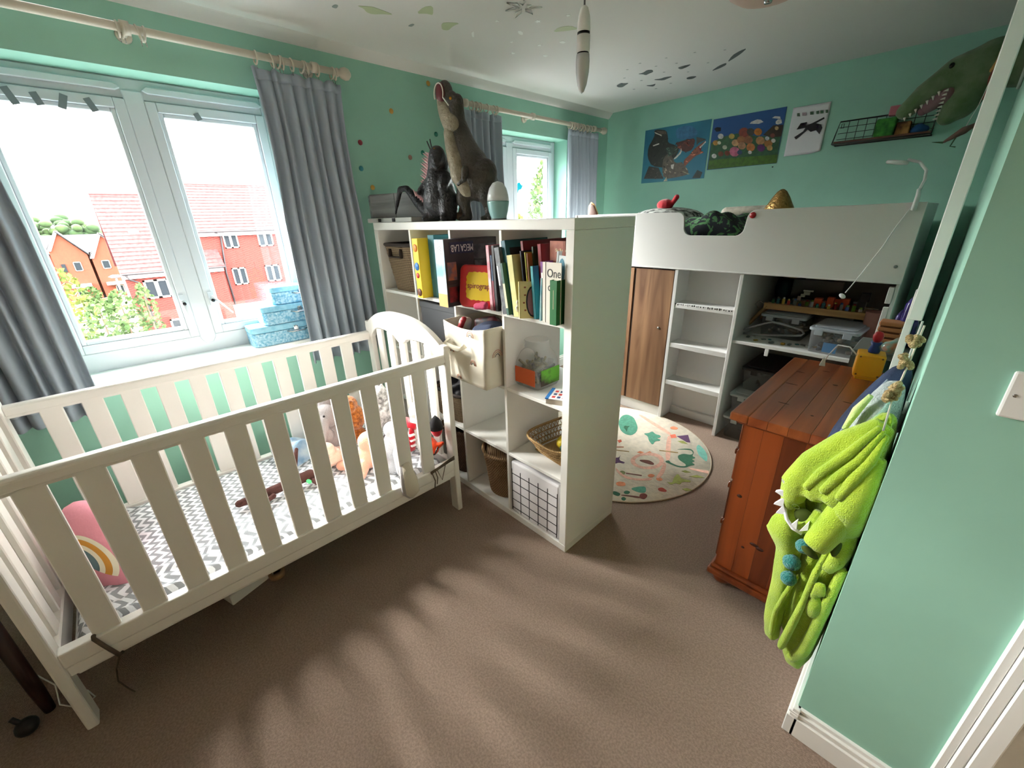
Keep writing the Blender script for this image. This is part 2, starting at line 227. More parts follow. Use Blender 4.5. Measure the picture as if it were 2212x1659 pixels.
POST2=[((45,95,60),[(-0.691,1.994),(-0.61,2.025),(-0.502,2.035),(-0.339,1.994),(-0.188,1.974),(-0.178,1.799),(-0.691,1.8)]),((70,115,25),[(-0.692,1.868),(-0.473,1.866),(-0.184,1.855),(-0.179,1.799),(-0.691,1.8)]),((55,35,22),[(-0.31,1.999),(-0.251,2.052),(-0.187,2.047),(-0.186,1.973),(-0.246,1.974)]),((225,225,225),[(-0.419,2.087),(-0.409,2.099),(-0.37,2.108),(-0.344,2.101),(-0.323,2.084),(-0.354,2.077)]),((215,215,215),[(-0.27,2.101),(-0.253,2.11),(-0.218,2.102),(-0.21,2.085)]),((225,225,220),[(-0.241,2.074),(-0.229,2.086),(-0.205,2.082),(-0.198,2.058),(-0.223,2.053),(-0.238,2.06)]),((15,20,30),[(-0.683,2.091),(-0.662,2.1),(-0.63,2.093),(-0.628,2.068),(-0.662,2.068)]),((215,215,215),[(-0.6,2.029),(-0.602,2.018),(-0.612,2.012),(-0.627,2.014),(-0.639,2.022),(-0.646,2.035),(-0.643,2.046),(-0.633,2.051),(-0.619,2.049),(-0.606,2.041)]),((190,140,60),[(-0.634,1.987),(-0.636,1.976),(-0.646,1.971),(-0.66,1.972),(-0.672,1.981),(-0.678,1.993),(-0.676,2.003),(-0.666,2.009),(-0.652,2.007),(-0.64,1.999)]),((215,215,190),[(-0.612,1.984),(-0.614,1.977),(-0.62,1.974),(-0.629,1.975),(-0.637,1.98),(-0.641,1.988),(-0.64,1.995),(-0.633,1.999),(-0.624,1.997),(-0.616,1.992)]),((190,200,170),[(-0.56,1.947),(-0.562,1.938),(-0.57,1.934),(-0.581,1.935),(-0.592,1.942),(-0.597,1.952),(-0.595,1.961),(-0.586,1.965),(-0.575,1.964),(-0.565,1.957)]),((215,220,215),[(-0.633,1.893),(-0.635,1.883),(-0.644,1.878),(-0.656,1.88),(-0.667,1.887),(-0.673,1.898),(-0.671,1.907),(-0.661,1.913),(-0.649,1.911),(-0.638,1.904)]),((120,65,40),[(-0.58,1.903),(-0.583,1.892),(-0.593,1.887),(-0.606,1.888),(-0.618,1.896),(-0.624,1.908),(-0.622,1.919),(-0.612,1.925),(-0.598,1.923),(-0.586,1.915)]),((205,175,90),[(-0.515,2.017),(-0.517,2.006),(-0.527,2.001),(-0.541,2.003),(-0.554,2.011),(-0.56,2.023),(-0.557,2.034),(-0.547,2.04),(-0.534,2.038),(-0.521,2.029)]),((215,170,120),[(-0.474,1.967),(-0.477,1.953),(-0.489,1.946),(-0.506,1.948),(-0.522,1.959),(-0.53,1.974),(-0.527,1.988),(-0.514,1.995),(-0.497,1.993),(-0.482,1.982)]),((205,110,140),[(-0.457,1.905),(-0.461,1.885),(-0.479,1.874),(-0.504,1.877),(-0.526,1.892),(-0.537,1.914),(-0.533,1.934),(-0.515,1.944),(-0.49,1.941),(-0.468,1.926)]),((140,60,45),[(-0.409,2.027),(-0.412,2.007),(-0.43,1.997),(-0.455,2.0),(-0.478,2.016),(-0.489,2.038),(-0.485,2.058),(-0.467,2.068),(-0.442,2.065),(-0.42,2.049)]),((60,60,55),[(-0.373,2.027),(-0.375,2.013),(-0.388,2.005),(-0.406,2.008),(-0.422,2.019),(-0.431,2.035),(-0.428,2.05),(-0.415,2.057),(-0.397,2.054),(-0.381,2.043)]),((205,125,40),[(-0.321,2.02),(-0.324,2.006),(-0.336,1.998),(-0.354,2.001),(-0.37,2.012),(-0.378,2.028),(-0.375,2.042),(-0.363,2.05),(-0.345,2.047),(-0.329,2.036)]),((165,110,65),[(-0.429,1.981),(-0.432,1.965),(-0.447,1.957),(-0.467,1.959),(-0.485,1.972),(-0.494,1.99),(-0.491,2.006),(-0.476,2.014),(-0.456,2.011),(-0.438,1.999)]),((150,100,65),[(-0.376,1.974),(-0.379,1.958),(-0.393,1.95),(-0.413,1.952),(-0.431,1.965),(-0.44,1.983),(-0.437,1.999),(-0.422,2.007),(-0.403,2.004),(-0.385,1.992)]),((185,140,100),[(-0.419,1.94),(-0.422,1.926),(-0.435,1.918),(-0.454,1.92),(-0.471,1.931),(-0.479,1.948),(-0.476,1.963),(-0.463,1.97),(-0.444,1.968),(-0.428,1.957)]),((195,120,60),[(-0.351,1.922),(-0.354,1.906),(-0.368,1.898),(-0.388,1.9),(-0.406,1.912),(-0.415,1.93),(-0.412,1.946),(-0.397,1.955),(-0.378,1.952),(-0.36,1.94)]),((190,140,90),[(-0.291,1.959),(-0.294,1.942),(-0.308,1.934),(-0.328,1.936),(-0.346,1.949),(-0.355,1.967),(-0.352,1.983),(-0.338,1.992),(-0.318,1.989),(-0.3,1.976)]),((95,35,105),[(-0.28,1.909),(-0.283,1.895),(-0.295,1.887),(-0.313,1.889),(-0.329,1.9),(-0.337,1.916),(-0.334,1.931),(-0.322,1.938),(-0.304,1.936),(-0.289,1.925)]),((165,110,50),[(-0.234,1.932),(-0.237,1.917),(-0.249,1.909),(-0.267,1.911),(-0.284,1.923),(-0.293,1.94),(-0.29,1.955),(-0.277,1.963),(-0.259,1.96),(-0.243,1.949)]),((200,160,90),[(-0.228,1.903),(-0.229,1.892),(-0.238,1.887),(-0.25,1.888),(-0.262,1.896),(-0.268,1.908),(-0.266,1.918),(-0.257,1.924),(-0.245,1.922),(-0.233,1.914)]),((215,220,225),[(-0.262,1.969),(-0.264,1.961),(-0.27,1.957),(-0.279,1.959),(-0.288,1.965),(-0.292,1.973),(-0.291,1.981),(-0.284,1.985),(-0.275,1.984),(-0.267,1.978)]),((120,60,50),[(-0.227,1.983),(-0.228,1.975),(-0.235,1.97),(-0.246,1.971),(-0.255,1.978),(-0.26,1.988),(-0.259,1.997),(-0.251,2.001),(-0.241,2.0),(-0.232,1.993)]),((205,175,120),[(-0.212,2.028),(-0.213,2.021),(-0.219,2.017),(-0.227,2.018),(-0.235,2.024),(-0.239,2.032),(-0.238,2.039),(-0.232,2.043),(-0.224,2.041),(-0.216,2.036)]),((130,60,40),[(-0.53,1.903),(-0.532,1.892),(-0.542,1.886),(-0.555,1.888),(-0.567,1.896),(-0.573,1.908),(-0.571,1.918),(-0.561,1.924),(-0.548,1.922),(-0.536,1.914)]),((50,75,110),[(-0.438,1.898),(-0.44,1.888),(-0.449,1.883),(-0.46,1.884),(-0.471,1.891),(-0.477,1.902),(-0.475,1.912),(-0.466,1.917),(-0.454,1.915),(-0.444,1.908)]),((220,215,205),[(-0.217,1.949),(-0.218,1.941),(-0.225,1.937),(-0.234,1.938),(-0.242,1.944),(-0.247,1.953),(-0.246,1.961),(-0.239,1.965),(-0.23,1.964),(-0.222,1.958)]),((225,220,215),[(-0.368,1.89),(-0.369,1.883),(-0.375,1.879),(-0.384,1.88),(-0.392,1.885),(-0.396,1.893),(-0.394,1.9),(-0.388,1.904),(-0.38,1.903),(-0.372,1.897)])]
PAPER=[((25,20,30),[(-0.098,1.955),(-0.05,1.985),(-0.04,2.005),(-0.093,2.002),(-0.075,2.038),(-0.037,2.04),(-0.04,2.019),(-0.004,2.028),(0.058,2.054),(0.063,2.045),(0.018,2.024),(0.051,2.012),(0.062,1.99),(0.053,1.953),(0.027,1.981),(-0.003,1.975),(-0.024,1.992),(-0.041,1.977),(-0.084,1.94)]),((110,80,130),[(-0.074,2.031),(-0.046,2.034),(-0.051,2.021)]),((110,80,130),[(0.021,2.006),(0.042,2.007),(0.039,1.986)]),((70,100,75),[(-0.111,2.104),(-0.095,2.103),(-0.091,2.084),(-0.107,2.085)]),((170,150,160),[(-0.08,2.103),(-0.055,2.1),(-0.051,2.081),(-0.076,2.084)]),((70,100,75),[(-0.032,2.1),(-0.012,2.098),(-0.008,2.08),(-0.028,2.082)]),((70,100,75),[(0.005,2.098),(0.019,2.097),(0.023,2.079),(0.009,2.08)]),((70,100,75),[(0.028,2.097),(0.046,2.096),(0.05,2.078),(0.032,2.079)]),((70,100,75),[(0.058,2.096),(0.072,2.095),(0.076,2.077),(0.062,2.078)])]
CEIL=[('d',[(-1.144,1.924),(-1.093,1.902),(-1.08,1.93),(-1.052,1.944),(-1.104,1.975),(-1.141,1.999),(-1.162,1.972)]),('d',[(-0.904,1.811),(-0.87,1.819),(-0.82,1.787),(-0.795,1.809),(-0.811,1.854),(-0.852,1.866),(-0.881,1.879),(-0.883,1.842)]),('d',[(-0.895,2.016),(-0.856,2.038),(-0.816,2.026),(-0.77,2.053),(-0.819,2.074),(-0.859,2.088),(-0.89,2.039)]),('d',[(-1.005,2.101),(-0.971,2.126),(-0.932,2.118),(-0.979,2.174),(-1.0,2.136)]),('d',[(-0.669,1.906),(-0.621,1.899),(-0.576,1.911),(-0.621,1.943),(-0.667,1.954)]),('d',[(-0.73,2.171),(-0.698,2.159),(-0.659,2.192),(-0.707,2.226),(-0.735,2.206)]),('d',[(-0.552,2.159),(-0.471,2.085),(-0.417,2.065),(-0.434,2.109),(-0.494,2.146)]),('d',[(-0.412,2.063),(-0.343,1.955),(-0.286,1.912),(-0.239,1.897),(-0.296,1.966),(-0.345,2.01)]),('g',[(-1.212,-0.051),(-1.197,-0.028),(-1.176,0.004),(-1.178,0.048),(-1.185,0.118),(-1.211,0.072),(-1.244,0.037),(-1.241,0.007),(-1.216,-0.018)]),('g',[(-1.107,0.188),(-1.031,0.179),(-0.995,0.206),(-1.07,0.256),(-1.074,0.239),(-1.077,0.224)]),('g',[(-1.129,0.343),(-1.1,0.34),(-1.056,0.405),(-1.105,0.397),(-1.161,0.41),(-1.175,0.38)]),('g',[(-0.833,0.838),(-0.777,0.817),(-0.725,0.847),(-0.72,0.913),(-0.773,0.883)]),('e',[(-1.295,-0.133),(-1.261,-0.13),(-1.261,-0.114),(-1.296,-0.109)]),('e',[(-1.249,0.226),(-1.214,0.229),(-1.209,0.243),(-1.242,0.246)]),('w',[(-0.942,0.687),(-0.929,0.695),(-0.935,0.723),(-0.96,0.743),(-0.963,0.719)]),('w',[(-0.898,0.963),(-0.87,0.966),(-0.87,0.997),(-0.896,0.998)]),('w',[(-1.089,1.039),(-1.071,1.047),(-1.072,1.075),(-1.096,1.076)]),('w',[(-1.108,0.516),(-1.086,0.514),(-1.141,0.562),(-1.147,0.554)])]
STARS=[(-0.797,0.685,0.019,'w'),(-0.661,0.75,0.014,'w'),(-0.924,0.529,0.013,'w'),(-1.061,0.76,0.014,'w'),(-0.995,0.913,0.017,'w'),(-1.174,0.881,0.017,'w'),(-0.629,1.673,0.008,'s'),(-0.473,1.723,0.008,'s'),(-0.745,1.765,0.009,'s'),(-0.632,1.818,0.009,'s'),(-0.496,1.971,0.009,'s'),(-0.768,1.919,0.009,'s'),(-0.659,2.046,0.009,'s'),(-0.965,1.967,0.01,'s'),(-1.01,1.816,0.01,'s'),(-0.901,1.675,0.009,'s'),(-0.859,2.2,0.01,'s'),(-0.998,2.242,0.011,'s'),(-1.112,2.116,0.01,'s'),(-0.338,1.823,0.008,'s'),(-0.784,1.631,0.009,'s')]
# ---------------- room shell ----------------
XL,XR,YF,YN,H=-1.70,.935,2.66,-.07,2.36
YB,XO=-2.05,2.15
carpet=mat('beige_carpet',(188,164,148),1,noise=.12,nscale=160,bump=.9,bscale=420,spec=.1)
struct('floor',box(XL-.15,XO+.1,YB-.1,YF+.1,-.12,0),carpet)
struct('ceiling',box(XL-.15,XO+.1,YB-.1,YF+.1,H,H+.12),CEILM)
cv=MB().prism([(XL,H),(XL,H-.045),(XL+.012,H-.04),(XL+.03,H-.02),(XL+.045,H-.004),(XL+.05,H)],YB,YF,'y')
struct('trim_1',cv,CEILM)   # coving strip along the window wall
wins=[(-1.455,-.30),(.895,2.048)]; ZS,ZT=.80,2.09
mb=MB(); T=XL-.25
ys=[YB]+[v for w in wins for v in w]+[YF]
for a,b in ((ys[0],ys[1]),(ys[2],ys[3]),(ys[4],ys[5])): mb.box(T,XL,a,b,0,H)
for a,b in wins: mb.box(T,XL,a,b,0,ZS); mb.box(T,XL,a,b,ZT,H)
struct('wall_left',mb,WALL)
struct('wall_far',box(XL-.1,XR+.1,YF,YF+.12,0,H),WALL)
struct('wall_right',box(XR,XR+.12,YN,YF+.1,0,H),WALL)
DX0,DX1,DZ=1.262,2.02,2.0
m2=MB().box(XR+.12,DX0,YN,YN+.1,0,H).box(DX1,XO,YN,YN+.1,0,H).box(DX0,DX1,YN,YN+.1,DZ,H)
struct('wall_near',m2,WALL)
struct('wall_back',box(XL-.1,XO+.1,YB-.12,YB,0,H),CREAMW)
struct('wall_side',box(XO,XO+.1,YB,YN+.1,0,H),CREAMW)
# baseboards with a moulded top
def skirt(name,x0,x1,y0,y1,nx,ny):
    # profile: proud lower board, stepped ogee top
    mb=MB()
    for t,z0,z1 in ((.018,0,.075),(.013,.075,.088),(.016,.088,.097),(.009,.097,.112)):
        a,b,c,d=x0,x1,y0,y1
        if nx<0: a=x0-t
        if nx>0: b=x1+t
        if ny<0: c=y0-t
        if ny>0: d=y1+t
        mb.box(a,b,c,d,z0,z1)
    return struct(name,mb,WHITE,bevel=.002)
skirt('baseboard_right',XR,XR+.01,YN-.018,YF,-1,0)
skirt('baseboard_near',XR+.0002,1.195,YN,YN+.01,0,-1)
skirt('baseboard_far',XL,XR-.018,YF-.001,YF,0,-1)
skirt('baseboard_left',XL-.01,XL,YB,YF-.018,1,0)
skirt('baseboard_back',XL+.018,XO,YB-.01,YB,0,1)
# door and architrave on the near wall
arch=MB()
for a,b,t in ((1.195,1.212,.012),(1.212,1.232,.018),(1.232,1.262,.022)): arch.box(a,b,YN-t,YN,0,DZ+.07)
for a,b,t in ((DZ+.05,DZ+.067,.012),(DZ+.03,DZ+.05,.018),(DZ,DZ+.03,.022)): arch.box(1.2,DX1+.067,YN-t,YN,a,b)
arch.box(DX1,DX1+.067,YN-.02,YN,0,DZ+.07)
struct('trim_2',arch,WHITE,bevel=.003)
dr=MB().box(DX0,DX1,YN-.002,YN+.035,0.004,DZ)
for z0,z1 in ((.2,.85),(1.0,1.85)):
    for a,b in ((DX0+.1,DX0+.33),(DX0+.43,DX0+.66)): dr.box(a,b,YN-.008,YN,z0,z1)
d=struct('door_1',dr,WHITE,bevel=.004)
h=MB().tube([(1.95,YN-.04,1.0),(1.86,YN-.045,1.0)],.009).tube([(1.95,YN+.0,1.0),(1.95,YN-.04,1.0)],.009).box(1.93,1.97,YN-.008,YN,.9,1.08).build('door_handle',CHROME,d)
# windows
def window(name,y0,y1,hang):
    yc=(y0+y1)/2; x0,x1=XL-.205,XL-.145
    fr=MB()
    fr.box(x0,x1,y0,y0+.05,ZS,ZT).box(x0,x1,y1-.05,y1,ZS,ZT).box(x0,x1,y0+.05,y1-.05,ZT-.085,ZT).box(x0,x1,y0+.05,y1-.05,ZS,ZS+.115).box(x0,x1,yc-.035,yc+.035,ZS+.115,ZT-.085)
    w=struct(name,fr,UPVC,bevel=.006)
    mb=MB().prism([(yc-.036,ZT-.05),(yc+.036,ZT-.05),(yc+.036,ZS+.1),(yc+.018,ZS+.07),(yc-.018,ZS+.07),(yc-.036,ZS+.1)],x1+.0005,x1+.010,'x').build('mullion_cover',UPVC,w,bevel=.004)
    for k,(a,b) in enumerate(((y0+.05,yc-.035),(yc+.035,y1-.05))):
        s=MB(); zl,zh=ZS+.115,ZT-.085; sw=.058
        for i,(d,e) in enumerate(((0,.0),(.04,.008))):
            xx=x1+.012-e*1.2
            a_,b_,c_,d_=a+d,b-d,zl+d,zh-d; q=sw-d if i else .04
            frame(s,x1-.045+.002*i,xx,a_,b_,c_,d_,q)
        sa=s.build('sash',UPVC,w,bevel=.004,seg=2)
        box(x1-.026,x1-.022,a+.05,b-.05,zl+.05,zh-.05).build('pane',GLASSM,sa)
        # trickle vent
        MB().prism([(a+.0,ZT-.045),(a+.02,ZT-.028),(b-.02,ZT-.028),(b,ZT-.045),(b-.02,ZT-.056),(a+.02,ZT-.056)],x1,x1+.016,'x').build('trickle_vent',UPVC,w,bevel=.003)
        # handle with lock button
        hy=(b-.028) if k==0 else (a+.028); s_=-1 if k==0 else 1; hx=x1+.012
        hd=MB().box(hx,hx+.008,hy-.011,hy+.011,1.07,1.14).tube([(hx+.01,hy,1.10),(hx+.03,hy,1.10)],.009)
        if k==0: hd.tube([(hx+.032,hy,1.115),(hx+.034,hy+.006,1.06),(hx+.034,hy+.01,1.0)],[.012,.009,.006],squash=.6)
        else: hd.tube([(hx+.032,hy,1.12),(hx+.036,hy+.025,1.09),(hx+.042,hy+.075,1.02)],[.012,.009,.006],squash=.6)
        hh=hd.build('window_handle',UPVC,w)
        MB().tube([(hx+.03,hy+.002,1.098),(hx+.044,hy+.002,1.098)],.0085).build('lock_button',BLACK,hh)
    return w
w1=window('window_1',*wins[0],0); w2=window('window_2',*wins[1],0)
# reveal boards (white sill board) 
for n,(a,b) in zip(('trim_3','trim_4'),wins):
    struct(n,MB().prism([(XL-.146,a),(XL,a),(XL,a-.04),(XL+.035,a-.04),(XL+.035,b+.04),(XL,b+.04),(XL,b),(XL-.146,b)],ZS,ZS+.022,'z'),WHITE,bevel=.006,seg=2)
# dark tape strips left on window 1 top rail
tape=mat('grey_tape',(120,130,135),.5)
for k,(y,l,a) in enumerate(((-1.262,.06,.3),(-1.19,.045,.25),(-1.115,.055,-.35),(-1.03,.05,.35),(-.65,.03,.4))):
    o=box(-.012,.012,-.001,.001,-l/2,l/2).build('tape_strip',tape,None,(XL-.128,y,1.965-.0*k),(a*0,0,math.pi/2)); o.rotation_euler=(a,0,0); o.rotation_euler=Euler((a,0,math.pi/2) if 0 else (0,0,math.pi/2))
    o.rotation_euler=(Matrix.Rotation(a,3,'X')@Matrix.Rotation(math.pi/2,3,'Z')).to_euler()
    tag(o,['grey tape strip hanging at the far left of the big window top','short grey tape strip second from left on the window top','slanted grey tape strip third from left on the window top','grey tape strip on the left sash nearest the middle post','small grey tape strip above the right pane'][k],'tape','tape strips on the big window')
# light switch
t=thing('light_switch','white double light switch plate on the green wall beside the door','switch',(1.118,YN,1.15))
box(-.074,.074,-.009,0,-.044,.044).build('switch_plate',WHITE,t,bevel=.004,seg=2)
for xx in (-.03,.03): box(xx-.014,xx+.014,-.0135,-.009,-.02,.02).build('rocker',WHITE,t,bevel=.003)
for xx in (-.062,.062): MB().lathe([(.0035,0),(.003,.001),(0,.0012)],10,T=R(x=math.pi/2,t=(xx,-.009,0))).build('screw',CHROME,t)
# ---------------- cot ----------------
cot=thing('cot','white slatted wooden cot under the big window','cot',(-1.0,-.885,0))
def CB(name,*a,bevel=.003,m=COTW,**k): 
    x0,x1,y0,y1,z0,z1=a; return box(x0+1.0,x1+1.0,y0+.885,y1+.885,z0,z1).build(name,m,cot,bevel=bevel,**k)
CX0,CX1=-1.405,-.60; CY0,CY1=-1.60,-.17
def endpanel(y0,y1,name):
    yy0,yy1=y0+.885,y1+.885
    pw=.062
    L_,R_=CX0+1,CX1+1; 
    for a in (L_,R_-pw): MB().box(a,a+pw,yy0,yy1,0,.93).build('leg',COTW,cot,bevel=.006,seg=2)
    # arched head board with scalloped lower edge
    n=26; top=[]
    for i in range(n+1):
        u=-1+2*i/n; z=.905+.118*(1-abs(u)**2.6); top.append((L_+(R_-L_)*(u+1)/2,z))
    bot=[]
    for i in range(41):
        u=-1+2*i/40; a=abs(u)
        if a>1-2*pw/(R_-L_): continue
        z=.90-.035*max(0,1-(a/.16)**2) if a<.16 else .90+.012*math.sin((a-.16)/.64*math.pi)-.075*max(0,(a-.62)/.3)**1.5
        bot.append((L_+(R_-L_)*(u+1)/2,z))
    ce=(L_+R_)/2; sc_=lambda q:(ce+(q[0]-ce)*.9965,q[1]); poly=[sc_(q) for q in [(L_,.84)]+top+[(R_,.84)]]+[(R_-pw,.84)]+bot[::-1]+[(L_+pw,.84)]
    MB().prism(poly,yy0-.001,yy1+.001,'y').build(name,COTW,cot,bevel=.005,seg=2)
    MB().box(L_+pw,R_-pw,yy0,yy1,.22,.30).build('end_rail',COTW,cot,bevel=.004)
    g=(R_-L_-2*pw); k=5; sw=.062; gap=(g-k*sw)/(k+1)
    for i in range(k):
        a=L_+pw+gap*(i+1)+sw*i; MB().box(a,a+sw,yy0+.006,yy1-.006,.29,.905).build('end_slat',COTW,cot,bevel=.003)
    for xs in (-.15,): 
        pass
endpanel(CY1,CY1+.03,'arched_head'); endpanel(CY0-.03,CY0,'arched_foot')
def rounded(mb,x0,x1,z0,z1,y0,y1,r=.014):
    poly=[]
    for cx,cz,a0 in ((x1-r,z1-r,0),(x0+r,z1-r,90),(x0+.004,z0,180),(x1-.004,z0,270)):
        if a0 in (180,270): poly.append((cx-.004 if a0==180 else cx+.004,z0)); continue
        for k in range(5): a=math.radians(a0+22.5*k); poly.append((cx+r*math.cos(a),cz+r*math.sin(a)))
    return mb.prism(poly,y0,y1,'y')
for side,(a,b) in enumerate(((CX1-.04,CX1),(CX0,CX0+.04))):
    nm=['front','back'][side]; f=1.0
    zt=.89 if side==0 else .872
    rounded(MB(),a+f-.002,b+f+.002,zt-.038,zt,CY0+.885,CY1+.885).build('top_rail',COTW,cot,bevel=.002)
    rounded(MB(),a+f+.008,b+f-.008,zt-.05,zt-.03,CY0+.885,CY1+.885,.006).build('rail_moulding',COTW,cot)
    CB('bottom_rail',a,b,CY0,CY1,.262,.318,bevel=.005,seg=2); CB('bottom_rail_strip',a+.004,b-.004,CY0,CY1,.222,.262,bevel=.004)
    for k in range(11):
        y=-1.489+.1178*k; CB('slat',a+.011,b-.011,y-.0325,y+.0325,.31,zt-.04,bevel=.003)
CB('mattress_base',CX0+.03,CX1-.03,CY0+.01,CY1-.01,.196,.21)

# chevron sheet material
m=mat('chevron_sheet',(235,238,242),.9,bump=.1,bscale=300); nt=m.node_tree; N=nt.nodes.new; K=nt.links.new; b=nt.nodes['Principled BSDF']
tc=N('ShaderNodeTexCoord'); nz=N('ShaderNodeTexNoise'); nz.inputs['Scale'].default_value=4; va=N('ShaderNodeVectorMath'); va.operation='MULTIPLY_ADD'; va.inputs[1].default_value=(.02,.02,.0); K(tc.outputs['Object'],nz.inputs[0]); K(nz.outputs['Color'],va.inputs[0]); K(tc.outputs['Object'],va.inputs[2])
sx=N('ShaderNodeSeparateXYZ'); K(va.outputs[0],sx.inputs[0])
def MT(op,a,b_=None):
    q=N('ShaderNodeMath'); q.operation=op
    for i,v in enumerate((a,b_)):
        if v is None: continue
        if isinstance(v,(int,float)): q.inputs[i].default_value=v
        else: K(v,q.inputs[i])
    return q.outputs[0]
zig=MT('PINGPONG',sx.outputs[0],.022); fr=MT('FRACT',MT('MULTIPLY',MT('ADD',sx.outputs[1],MT('MULTIPLY',zig,1.15)),1/.036))
st=MT('GREATER_THAN',fr,.5); mx=N('ShaderNodeMix'); mx.data_type='RGBA'; mx.inputs[6].default_value=L((236,239,243)); mx.inputs[7].default_value=L((150,154,158)); K(st,mx.inputs[0]); K(mx.outputs[2],b.inputs['Base Color'])
mt=thing('cot_mattress','cot mattress in a grey and white chevron sheet','mattress',(-1.0,-.885,.21))
def mtop(u,v):
    x=-.355+.71*u; y=-.70+1.40*v
    e=min(u,1-u,v,1-v); z=.112*min(1,(e/.03))**.5
    fold=.009*math.exp(-((u-.86)/.13)**2)*math.sin(70*u+9*math.sin(v*11)+6*v)+.008*math.exp(-((v-.10)/.1)**2)*math.sin(60*v+5*math.sin(u*9))
    return (x,y,z+fold*min(1,e/.02)+.002*math.sin(u*13+v*9))
MB().grid(mtop,70,110).build('fitted_sheet',m,mt)
box(-.35,.35,-.695,.695,0,.05).build('mattress_core',mat('mattress_side',(200,200,200),.9),mt)
# pink rainbow cushion
cu=thing('rainbow_cushion','pink round cushion with a rainbow stripe at the left end of the cot','cushion',(-.95,-1.475,.42),(math.radians(84),0,math.radians(24)))
pinkm=mat('pink_fabric',(232,150,165),.85,bump=.15,bscale=60)
MB().ell((0,0,0),(.20,.17,.075),28,14).build('cushion_body',pinkm,cu)
def arcband(r0,r1,z,m,nm):
    mb=MB(); n=24
    def f(u,v):
        a=math.radians(-30+170*u); r=r0+(r1-r0)*v; x=r*math.cos(a)+.07; y=r*math.sin(a)*.85
        q=max(0,1-(x/.2)**2-(y/.17)**2); return (x,y,.075*math.sqrt(q)+.0015)
    return mb.grid(f,24,4).build(nm,m,cu)
arcband(.1,.115,0,mat('cream_fabric',(240,230,205),.9),'stripe'); arcband(.08,.1,0,mat('mustard_fabric',(215,150,60),.9),'stripe'); arcband(.062,.08,0,MATS['cream_fabric'],'stripe'); arcband(.0,.062,0,mat('grey_blue_fabric',(100,125,130),.9),'stripe')
# ---------------- soft toys in the cot ----------------
def fur(name,c,c2=None,bs=180,b=.5,ns=60): return mat(name,c,1,c2=c2,nscale=ns,bump=b,bscale=bs,sheen=.3,spec=.2)
def toy(name,label,loc,caps,m,vox=.006,extra=(),rot=0):
    t=thing(name,label,'soft toy',loc,rot,'soft toys piled in the cot')
    mb=MB()
    for c in caps:
        if len(c)==2: mb.ell(c[0],c[1],12,8)
        else: mb.cap(*c)
    mb.build('body',m,t,remesh=vox)
    for nm,mb2,m2 in extra: mb2.build(nm,m2,t)
    return t
eye=mat('bead_eye',(12,10,10),.15)
GREYF=fur('soft_grey_plush',(178,172,172)); PEACH=fur('peach_plush',(226,165,140),b=.3); PALE=fur('pale_plush',(222,222,226),b=.3); BROWNF=fur('ginger_plush',(185,112,48),(120,66,26))
TAB=fur('tabby_plush',(120,118,116),(228,226,224),ns=35); WHF=fur('white_plush',(235,232,228)); REDF=fur('red_plush',(195,28,44),b=.2)
toy('plush_elephant','grey plush elephant with white tummy at the back of the cot',(-1.17,-.56,.325),[((0,0,.07),(.075,.07,.08)),((0,0,.2),(.065,.06,.06)),((-.05,.03,.24),(.03,.05,.05)),((.06,-.03,.12),(.04,-.05,.06) if 0 else (.03,.03,.04)),((.05,-.03,.2),(.1,-.07,.11),.025,.014),((.03,-.06,.05),(.08,-.1,.02),.032,.028)],GREYF,extra=[('eye',MB().ell((.055,-.03,.225),.006),eye)])
toy('plush_rabbit','peach plush rabbit lying face down near the front slats',(-.86,-.505,.325),[((0,0,.06),(.07,.075,.06)),((0,.02,.14),(.055,.055,.05)),((.05,-.05,.05),(.08,-.08,.03),.035,.03),((-.04,-.07,.03),(-.07,-.11,.025),.03,.025),((.0,.05,.17),(-.05,.09,.2),.018,.014)],PEACH)
toy('plush_lamb','pale peach plush lamb curled beside the rabbit',(-1.02,-.62,.325),[((0,0,.045),(.075,.055,.045)),((.02,-.03,.1),(.045,.045,.04)),((-.02,.05,.04),(.04,.04,.03)),((.06,-.06,.03),(.03,.03,.025))],fur('cream_pink_plush',(232,196,176),b=.3))
toy('plush_dog','ginger plush dog with shaggy fur high in the toy pile',(-1.06,-.46,.50),[((0,0,.02),(.06,.055,.075)),((0,-.02,.1),(.05,.05,.045)),((-.04,-.03,.1),(.02,.02,.035)),((.04,-.02,.1),(.02,.02,.035)),((0,.0,-.09),(.05,.05,.05))],BROWNF,extra=[('bow',MB().ell((.02,-.06,.03),(.016,.008,.012)),mat('pink_ribbon',(235,190,190),.5))])
toy('plush_cat','grey and white tabby plush cat at the top of the toy pile',(-1.02,-.31,.50),[((0,0,.0),(.065,.06,.09)),((0,-.01,.11),(.055,.05,.05)),((-.035,-.01,.16),(-.04,-.01,.185),.018,.006),((.035,-.01,.16),(.04,-.01,.185),.018,.006),((.03,-.05,.02),(.04,-.06,-.06),.022,.02)],TAB,extra=[('nose',MB().ell((.0,-.062,.105),(.009,.006,.006)),mat('pink_nose',(215,130,130),.5)),('eye',MB().ell((.028,-.05,.125),.006),eye),('eye',MB().ell((-.02,-.052,.125),.006),eye)])
toy('plush_penguin','dark grey plush bird with orange beak under the tabby cat',(-.94,-.32,.37),[((0,0,.0),(.06,.055,.06)),((0,0,.06),(.045,.045,.04))],fur('dark_grey_plush',(92,92,96)),extra=[('beak',MB().ell((.045,-.04,.03),(.02,.014,.028)),mat('orange_felt',(235,140,50),.9))])
